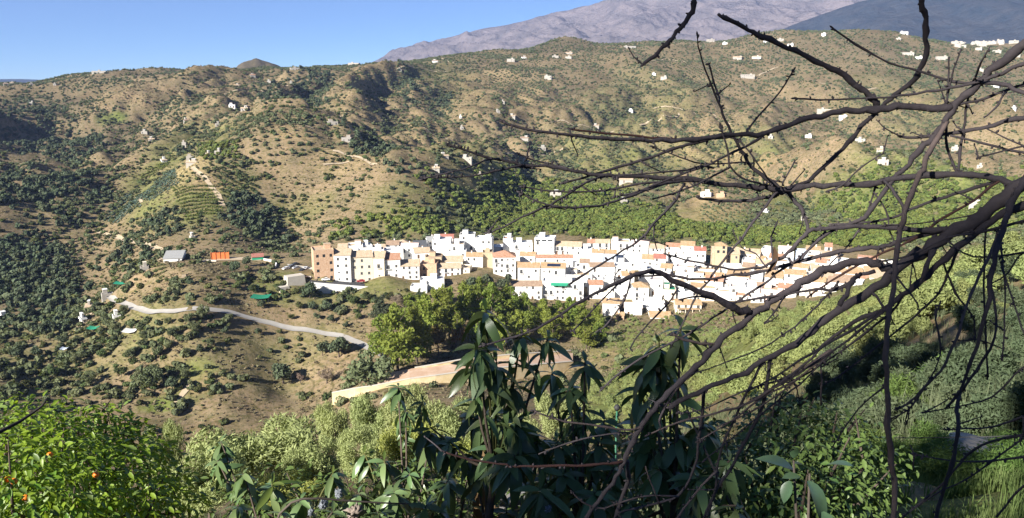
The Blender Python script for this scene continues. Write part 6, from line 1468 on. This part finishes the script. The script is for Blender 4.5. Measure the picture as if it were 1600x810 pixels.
# ---------------------------------------------------------------- the bare tree
BARK = mat('dark_fruit_tree_bark', (.080, .068, .072), .85, (14, (.042, .035, .039), .2), (60, .004), spec=.25)
BARKL = mat('sunlit_grey_pink_bark', (.17, .13, .118), .85, (18, (.10, .075, .066), .2), (60, .003))  # paler copy of the bark, sunlight on some sticks put into its colour
BARKR = mat('reddish_young_bark', (.10, .05, .04), .7, (14, (.06, .032, .028), .2))
BR = [  # (points, first width px, last width px)[, depth drift, bark]
 ([(1500, -150), (1300, -120), (1160, -60), (1090, -10), (1086, 8), (1078, 25), (1067, 40), (1055, 55), (1040, 70), (1022, 87), (1004, 101)], 12, 6.5),
 ([(1372, 162), (1363, 154), (1345, 140), (1325, 122), (1300, 107), (1262, 90), (1230, 74), (1190, 58), (1170, 47), (1140, 33), (1123, 23)], 13, 7),
 ([(1640, -160), (1500, -130), (1446, -60), (1441, -5), (1444, 20), (1446, 50), (1447, 85), (1440, 105), (1428, 125), (1405, 145), (1385, 160), (1370, 175), (1345, 200), (1325, 225), (1300, 248), (1262, 283), (1222, 297)], 12, 7),
 ([(1760, -20), (1680, 20), (1610, 65), (1580, 85), (1555, 105), (1530, 130), (1505, 150), (1490, 170), (1480, 185), (1460, 210), (1435, 235), (1410, 265), (1385, 295), (1350, 340), (1311, 356), (1280, 375), (1255, 400)], 20, 5),
 ([(1480, 190), (1465, 215), (1450, 240), (1444, 259), (1433, 280), (1418, 320), (1407, 358), (1400, 402), (1398, 435), (1389, 487), (1385, 541), (1387, 602), (1387, 659), (1391, 724), (1399, 765), (1393, 850)], 10, 10, -.25, 1),
 ([(1488, 168), (1440, 168), (1400, 168), (1365, 172), (1330, 172), (1300, 178), (1270, 183), (1240, 192), (1200, 205), (1150, 212), (1100, 217), (1050, 220), (1000, 219), (940, 216), (890, 212), (840, 205), (805, 198), (785, 190)], 14, 5.5),
 ([(1090, 219), (1050, 217), (1000, 213), (940, 208), (890, 203)], 6, 4, .05, 2),
 ([(1640, 300), (1593, 291), (1574, 283), (1541, 276), (1504, 273), (1448, 274), (1400, 280), (1356, 287), (1300, 290), (1260, 292), (1222, 295), (1185, 293), (1148, 291), (1104, 283), (1056, 280), (978, 276), (941, 275), (912, 271), (884, 265), (852, 261), (814, 258), (791, 252), (758, 245), (730, 236), (702, 226)], 15, 4),
 ([(820, 259), (809, 260), (772, 268), (734, 275), (678, 277), (662, 279)], 5, 3), ([(780, 248), (760, 250), (734, 261), (697, 271), (659, 280)], 4.5, 3), ([(890, 265), (860, 257), (823, 247), (807, 238)], 4, 3),
 ([(1150, 211), (1093, 221), (1048, 235), (1000, 252), (950, 266), (912, 278), (880, 286)], 7, 5), ([(945, 275), (931, 279), (908, 290), (884, 306), (861, 320), (847, 325), (814, 341), (786, 355), (762, 364)], 5.5, 4),
 ([(1105, 283), (1050, 285), (1020, 294), (988, 306), (950, 318), (917, 324), (884, 324), (856, 320), (833, 312), (812, 301)], 6.5, 3.5), ([(1060, 283), (1011, 286), (978, 292), (931, 299), (884, 300), (847, 297), (816, 292)], 5, 3),
 ([(1640, 92), (1600, 100), (1552, 120), (1522, 130), (1485, 138), (1448, 144), (1404, 150), (1348, 154), (1300, 156), (1241, 154)], 8, 3), ([(1530, 131), (1493, 128), (1441, 113), (1389, 98), (1337, 70), (1300, 43)], 6, 3.5),
 ([(1530, 130), (1567, 131), (1596, 143), (1640, 160)], 9, 7), ([(1500, 163), (1537, 154), (1570, 143), (1600, 133), (1650, 118)], 6, 7), ([(1650, 172), (1600, 183), (1552, 196), (1500, 207), (1448, 214), (1407, 215)], 10, 6), ([(1410, 214), (1385, 202), (1369, 187)], 3, 2),
 ([(1485, 212), (1537, 224), (1574, 233), (1640, 246)], 5, 6), ([(1650, 214), (1600, 228), (1528, 246)], 5, 2.5), ([(1478, 195), (1480, 230), (1493, 263), (1500, 275)], 6, 5), ([(1516, 145), (1511, 163), (1506, 204), (1500, 237), (1498, 270)], 4, 6),
 ([(1478, 165), (1483, 137), (1491, 107), (1502, 76)], 5, 3), ([(1480, 150), (1482, 120), (1483, 89)], 4, 3), ([(1520, 128), (1533, 98), (1546, 74)], 5, 3), ([(1478, 165), (1476, 158), (1465, 126)], 3, 2.5), ([(1572, 145), (1567, 150), (1556, 169), (1537, 185)], 4, 3.5),
 ([(1225, 296), (1204, 283), (1181, 267), (1163, 244), (1148, 219), (1133, 189), (1122, 159), (1107, 122), (1094, 85), (1089, 54)], 9, 2.5), ([(1124, 160), (1122, 148), (1115, 130), (1107, 98)], 4, 4), ([(1200, 290), (1185, 287), (1159, 278), (1141, 259), (1137, 237), (1126, 196)], 4.5, 4.5), ([(1210, 290), (1200, 278), (1178, 248), (1155, 218)], 4, 3),
 ([(1168, 205), (1170, 200), (1196, 170), (1219, 144), (1241, 109)], 5, 3), ([(1165, 255), (1159, 254), (1100, 256), (1063, 246), (1020, 230)], 4, 2.5), ([(1200, 210), (1196, 211), (1148, 238), (1111, 255), (1056, 276), (1000, 298), (960, 308)], 7, 3.5), ([(1140, 262), (1100, 283), (1070, 296), (1020, 312)], 5, 3), ([(1224, 290), (1224, 285), (1243, 250)], 4, 3), ([(1115, 263), (1096, 259), (1074, 265), (1000, 272), (960, 277)], 4, 3),
 ([(1226, 297), (1211, 306), (1185, 311), (1152, 315), (1111, 313), (1089, 308)], 8, 6), ([(1069, 288), (1067, 291), (1048, 321), (1022, 350), (1000, 374), (960, 400), (925, 422), (892, 443)], 6, 4),
 ([(1215, 300), (1204, 313), (1181, 341), (1159, 373), (1130, 408), (1107, 439), (1089, 461), (1078, 484), (1065, 510), (1050, 540)], 6, 3.5),
 ([(1520, 362), (1493, 360), (1456, 361), (1404, 358), (1356, 354), (1300, 356), (1281, 358), (1263, 363), (1252, 374), (1230, 395), (1207, 410), (1189, 418), (1159, 421), (1130, 419), (1104, 413), (1070, 406), (1041, 397)], 12, 3),
 ([(1174, 491), (1148, 480), (1111, 465), (1081, 450), (1048, 436), (1022, 424), (1014, 424), (990, 430), (960, 444), (930, 459), (897, 477), (853, 506), (806, 527), (753, 541)], 13, 4),
 ([(1400, 422), (1389, 417), (1363, 411), (1330, 411), (1300, 421), (1285, 426), (1252, 441), (1222, 461), (1196, 480), (1174, 491), (1159, 506), (1137, 521), (1111, 547), (1089, 573), (1061, 598), (1036, 623), (1016, 647), (1000, 671), (985, 696), (975, 720), (963, 745), (943, 773), (918, 806), (900, 835)], 17, 7),
 ([(1905, 330), (1800, 300), (1700, 275), (1610, 287), (1560, 318), (1522, 347), (1485, 365), (1448, 391), (1411, 410), (1389, 432), (1356, 458), (1322, 476), (1300, 492), (1269, 517), (1232, 545), (1199, 561), (1167, 580), (1134, 594), (1102, 608), (1069, 623), (1044, 637)], 60, 11),
 ([(1720, 290), (1650, 300), (1600, 321), (1567, 334), (1537, 354), (1500, 384), (1467, 413), (1441, 439), (1411, 461), (1374, 487), (1337, 502), (1300, 528), (1253, 574), (1208, 606)], 18, 4),
 ([(1383, 484), (1302, 533), (1253, 562), (1208, 590), (1170, 610)], 7, 3), ([(1398, 470), (1340, 520), (1290, 556), (1220, 600)], 6, 3), ([(1410, 463), (1390, 490), (1320, 545), (1250, 590)], 6, 3),
 ([(1610, 270), (1596, 291), (1578, 321), (1567, 361), (1556, 398), (1548, 439), (1543, 480), (1526, 541), (1510, 586), (1501, 610), (1481, 635)], 14, 5, -.2), ([(1499, 612), (1495, 635), (1497, 663), (1489, 712), (1477, 757), (1461, 810), (1452, 850)], 8, 7, -.2),
 ([(1560, 360), (1556, 373), (1537, 417), (1519, 458), (1504, 495), (1500, 517), (1481, 558), (1470, 580), (1444, 606), (1424, 627), (1404, 639)], 7, 5, -.15, 1), ([(1548, 440), (1554, 480), (1554, 529), (1526, 578), (1503, 608)], 5, 6),
 ([(1660, 640), (1599, 651), (1554, 667), (1497, 671), (1477, 671)], 5, 3), ([(1660, 710), (1599, 714), (1546, 720), (1485, 720), (1428, 710)], 5, 3), ([(1660, 668), (1603, 680), (1550, 690), (1510, 712), (1477, 753), (1412, 806)], 7, 4), ([(1600, 684), (1546, 724), (1510, 749), (1461, 773), (1408, 810)], 4, 3), ([(1660, 722), (1599, 761), (1579, 781), (1558, 808)], 5, 4), ([(1660, 545), (1599, 574), (1567, 606), (1534, 627), (1444, 645)], 5, 3),
 ([(1205, 560), (1203, 566), (1195, 619), (1183, 655), (1159, 700), (1142, 733), (1122, 761), (1100, 810)], 8, 6), ([(1104, 606), (1102, 614), (1093, 676), (1085, 733), (1061, 773), (1028, 786), (967, 802)], 8, 4), ([(1195, 566), (1187, 574), (1159, 631), (1134, 684), (1122, 724), (1118, 765), (1106, 806)], 6, 4),
 ([(978, 720), (922, 727), (861, 729), (800, 729), (791, 727), (738, 719), (691, 705)], 6, 4, 0, 2), ([(1004, 666), (979, 672), (934, 665), (882, 659), (833, 643)], 4.5, 3.5, 0, 1), ([(990, 680), (971, 676), (902, 688), (841, 710)], 4, 2.5), ([(977, 718), (982, 740), (979, 757), (963, 802), (955, 840)], 8, 7),
 ([(1060, 776), (1000, 776), (943, 794), (910, 784), (894, 769)], 4, 3, 0, 1), ([(1120, 736), (1085, 773), (1061, 806), (1040, 840)], 5, 4, 0, 1), ([(1030, 785), (1028, 782), (1008, 729)], 4, 3, 0, 1), ([(1300, 547), (1260, 574), (1224, 598), (1167, 631), (1114, 647), (1061, 659), (1012, 680)], 8, 3, 0, 1), ([(1284, 556), (1283, 574), (1283, 635)], 3.5, 4, 0, 1),
 ([(1295, 552), (1240, 596), (1190, 622), (1140, 660), (1090, 690)], 5, 2.5, 0, 1), ([(1290, 556), (1230, 606), (1180, 640), (1120, 668)], 4, 2.5, 0, 1), ([(1300, 550), (1250, 600), (1210, 630), (1150, 680), (1100, 720)], 4, 2.5), ([(1270, 570), (1215, 595), (1160, 612), (1100, 640), (1060, 646)], 4, 2.5),
 ([(1570, 280), (1556, 284), (1507, 299), (1463, 313), (1422, 328), (1393, 341), (1348, 349), (1300, 352)], 8, 5), ([(1565, 283), (1548, 291), (1522, 313), (1485, 334), (1456, 354), (1422, 376), (1389, 391), (1356, 406), (1300, 439), (1265, 462)], 6, 4, 0, 2), ([(1380, 280), (1393, 295), (1411, 324), (1409, 352)], 6, 7),
 ([(1372, 285), (1367, 295), (1356, 332), (1341, 361), (1319, 391), (1300, 410), (1285, 430)], 4, 3), ([(1530, 334), (1522, 336), (1467, 345), (1426, 350), (1380, 352)], 3, 2.5), ([(1460, 388), (1456, 395), (1448, 417), (1440, 436)], 11, 9), ([(1396, 430), (1400, 434), (1422, 458), (1437, 480)], 5, 3.5), ([(1350, 460), (1363, 458), (1381, 480), (1390, 500)], 6, 5),
 ([(1500, 384), (1496, 391), (1481, 428), (1467, 458), (1441, 484), (1411, 510), (1374, 539), (1322, 580), (1290, 600)], 6, 3.5), ([(1545, 350), (1541, 358), (1537, 447), (1541, 536), (1543, 590)], 5, 3), ([(1567, 380), (1565, 387), (1570, 447), (1569, 517), (1566, 560)], 5, 3), ([(1566, 415), (1567, 421), (1581, 465), (1596, 510), (1615, 560)], 4, 3), ([(1478, 402), (1474, 410), (1493, 458), (1515, 487), (1522, 502), (1524, 530)], 5, 3), ([(1640, 396), (1600, 395), (1522, 402), (1481, 376)], 5, 3.5),
 ([(1367, 424), (1337, 432), (1322, 447), (1300, 454), (1274, 453), (1230, 460), (1178, 467), (1144, 473), (1093, 463), (1064, 468)], 8, 3), ([(1345, 428), (1330, 440), (1322, 462), (1312, 478)], 8, 10), ([(1290, 362), (1278, 374), (1252, 402), (1222, 421), (1193, 443), (1156, 469), (1115, 495), (1078, 521), (1000, 561), (960, 590), (940, 608)], 6.5, 4),
 ([(1310, 440), (1300, 454), (1278, 476), (1252, 502), (1222, 524), (1193, 543), (1122, 571), (1080, 585)], 5, 2.5), ([(1226, 462), (1222, 469), (1211, 487), (1194, 506)], 4, 3), ([(1196, 416), (1180, 396), (1159, 387), (1144, 358)], 3, 2.5), ([(1495, 358), (1441, 369), (1400, 380), (1374, 386), (1337, 389), (1300, 397), (1244, 410), (1200, 423), (1148, 430), (1111, 436), (1078, 436), (1044, 430), (1000, 431)], 10, 4), ([(1128, 532), (1122, 536), (1096, 537), (1067, 530), (1050, 522)], 7, 6, 0, 1),
 ([(1090, 578), (1060, 604), (1040, 636), (1030, 660)], 6, 5), ([(1640, 330), (1600, 345), (1540, 362), (1480, 372), (1420, 400), (1370, 410)], 7, 4), ([(1650, 420), (1600, 395), (1574, 428), (1545, 446)], 4, 3), ([(1060, 450), (1040, 480), (1000, 520), (985, 545)], 4, 3), ([(985, 437), (975, 470), (950, 505), (930, 520)], 4, 3), ([(965, 445), (940, 470), (905, 508), (890, 520)], 4, 3),
 ([(1263, 363), (1255, 330), (1240, 312), (1228, 298)], 7, 8), ([(1290, 300), (1315, 290), (1345, 262), (1380, 240)], 4, 3), ([(1208, 406), (1207, 390), (1205, 372), (1215, 345)], 5, 3), ([(1640, 240), (1590, 225), (1540, 200)], 4, 3), ([(1365, 300), (1385, 330), (1390, 360), (1402, 390)], 4, 3), ([(1470, 470), (1462, 500), (1470, 540), (1460, 580), (1420, 640)], 4, 2.5), ([(1389, 600), (1340, 640), (1300, 700)], 3.5, 2.5), ([(1388, 655), (1420, 640), (1450, 600)], 3, 2),
]
def fieldR(px, py): return 2.2 + .5 * (px - 1000) / 900 + .10 * math.sin(px / 170) + .08 * math.sin(py / 110)
def trunk_pt(px, py): return at(px, py, fieldR(px, py))
tb = trunk_pt(1905, 330); tg = float(gz(tb.x, tb.y))
bare = put('bare_tree', None, None, (tb.x, tb.y, tg), 0, None, 'leafless dark fruit tree whose bare branches reach across the right half', 'bare tree')
BT = Vector(bare.location)
t = TB(); t.add(tube([Vector((0, 0, -.3)), Vector((.05, .02, .5)), Vector((-.02, 0, tb.z - tg)), Vector((.03, .05, tb.z - tg + .5)), trunk_pt(1760, -20) - BT + Vector((.1, .05, -.15)), trunk_pt(1760, -20) - BT], [.115, .09, .075, .055, .04, .028], 10)); put('trunk', t.mesh('trunk', BARK), bare)
t = TB(); t.add(tube([trunk_pt(1700, -10) - BT, trunk_pt(1660, -80) - BT, trunk_pt(1640, -160) - BT, trunk_pt(1500, -150) - BT], [.028, .022, .017, .013], 8)); put('branch', t.mesh('branch', BARK), bare)
t = TB(); t.add(tube([Vector((0, 0, .25)), trunk_pt(1800, 640) - BT, trunk_pt(1700, 660) - BT, trunk_pt(1650, 690) - BT], [.04, .028, .016, .010], 8)); put('branch', t.mesh('branch', BARK), bare)
q_ = random.Random(11)
def smooth(P, W_):
    """Catmull-Rom through the points"""
    o = []; w = []
    for i in range(len(P) - 1):
        a, b, c, d = P[max(i - 1, 0)], P[i], P[i + 1], P[min(i + 2, len(P) - 1)]
        for k in range(3):
            u = k / 3; o.append(.5 * ((2 * b) + (c - a) * u + (2 * a - 5 * b + 4 * c - d) * u * u + (3 * b - a - 3 * c + d) * u ** 3)); w.append(W_[i] + (W_[i + 1] - W_[i]) * u)
    o.append(P[-1]); w.append(W_[-1]); return o, w
def bud(tbm, p, dirv, s, r):
    e = p + dirv * s; tbm.add(tube([p, p.lerp(e, .6), e], [r * .8, r, r * .25], 5))
for e in BR:
    pts, w0, w1 = e[:3]; off = e[3] if len(e) > 3 else q_.uniform(-.16, .16); m = [BARK, BARKL, BARKR][e[4] if len(e) > 4 else 0]
    n = len(pts); P = []; Wd = []; big = w0 > 14
    for i, (x, y) in enumerate(pts):
        u = i / (n - 1); R = fieldR(x, y) + (0 if big else off * math.sin(min(1, u * 1.3) * math.pi / 2)); P.append(at(x, y, R) - BT)
        uu = min(1, max(0, (i / (n - 1)))); wd = w0 + (w1 - w0) * uu
        if w0 > 40: wd = max(10, 28 * (1 - max(0, i - 3) / (n - 4)) ** .8 + (6 if i < 3 else 0))
        Wd.append(wd / 2 / F * float(to_px(*at(x, y, R))[2]) * (.80 if wd > 7 else .72))
    P, Wd = smooth(P, Wd)
    Wd = [w * (1 + .07 * math.sin(i * 2.3) + q_.uniform(-.10, .14) + (.28 if q_.random() < .10 else 0)) for i, w in enumerate(Wd)]
    P = [P[0]] + [p + Vector((q_.gauss(0, 1), 0, q_.gauss(0, 1))) * min(.0032, w * .32) for p, w in zip(P[1:], Wd[1:])]
    t = TB(); t.add(tube(P, Wd, 10 if w0 > 10 else 7))
    L_ = sum((b - a).length for a, b in zip(P[:-1], P[1:]))
    view = Vector((0, 1, -.2)).normalized(); bt = TB(); nb = 0
    for k in range(int(L_ / .042)):
        j = q_.randrange(1, len(P)); p = P[j - 1].lerp(P[j], q_.random()); d = (P[j] - P[j - 1]).normalized()
        s = d.cross(view) * q_.choice([-1, 1]) + view * q_.uniform(-.6, .6) + d * q_.uniform(-.1, .7); s.normalize(); r = Wd[j]
        if r < .014: bud(bt, p + s * r * .6, s, q_.uniform(.005, .012), q_.uniform(.0022, .0040)); nb += 1
        elif q_.random() < .25: bud(t, p + s * r * .7, s, r * .5, r * .5)
    if n > 4 and w1 < 7:          # swollen tip with a few buds
        d = (P[-1] - P[-2]).normalized(); bud(bt, P[-1] - d * .004, d, .014, max(.003, Wd[-1] * 1.15)); nb += 1
        for k in range(2): bud(bt, P[-1] - d * .01, (d + Vector((q_.uniform(-1, 1), q_.uniform(-1, 1), q_.uniform(-1, 1))) * .8).normalized(), .012, .003)
    bo = put('branch', t.mesh('branch', m), bare)
    if nb: put('buds', bt.mesh('buds', BARK), bo, kind='stuff')
# short spur twigs
t = TB()
for i in range(85):
    e = q_.choice([b for b in BR if b[1] < 18]); k = q_.randrange(1, len(e[0])); x, y = e[0][k]
    if x > 1600 or y < 0: continue
    a = q_.uniform(0, 6.28); L_ = q_.uniform(14, 46); R = fieldR(x, y)
    P = [at(x, y, R) - BT, at(x + math.cos(a) * L_ * .5 + q_.uniform(-3, 3), y + math.sin(a) * L_ * .5, R + .02) - BT, at(x + math.cos(a) * L_, y + math.sin(a) * L_ + q_.uniform(-4, 4), R + .04) - BT]
    tt = TB(); tt.add(tube(P, [.0026, .002, .0014], 5))
    for u in (.35, .7, 1.0): bud(tt, P[0].lerp(P[2], u) if u == 1 else P[0].lerp(P[1], u), Vector((q_.uniform(-1, 1), .2, q_.uniform(-1, 1))).normalized(), .007, .0026)
    put('twig', tt.mesh('twig', BARK), bare)
dl = leaf_mesh('dead_leaf', mat('dead_brown_leaf', (.10, .06, .035), .8, trans=.15), .5, .3, .3, 5)
put('dead_leaf', dl, bare).matrix_local = leaf_mx(at(1209, 386, fieldR(1209, 390) - .03) - BT, 1.2, math.radians(-84), .085, .4)

# ---------------------------------------------------------------- the air
hb = MB(); hb.box(-9000, 9000, -300, 9600, -420, 1090)
hm = bpy.data.materials.new('air_haze'); hm.use_nodes = True; hn = hm.node_tree; hn.nodes.remove(hn.nodes['Principled BSDF'])
pv = hn.nodes.new('ShaderNodeVolumePrincipled'); pv.inputs['Density'].default_value = 0.000048; pv.inputs['Color'].default_value = (.42, .57, 1.0, 1); pv.inputs['Anisotropy'].default_value = 0.0
hn.links.new(pv.outputs[0], hn.nodes['Material Output'].inputs['Volume'])
put('haze', hb.mesh('haze', [hm]), kind='stuff')
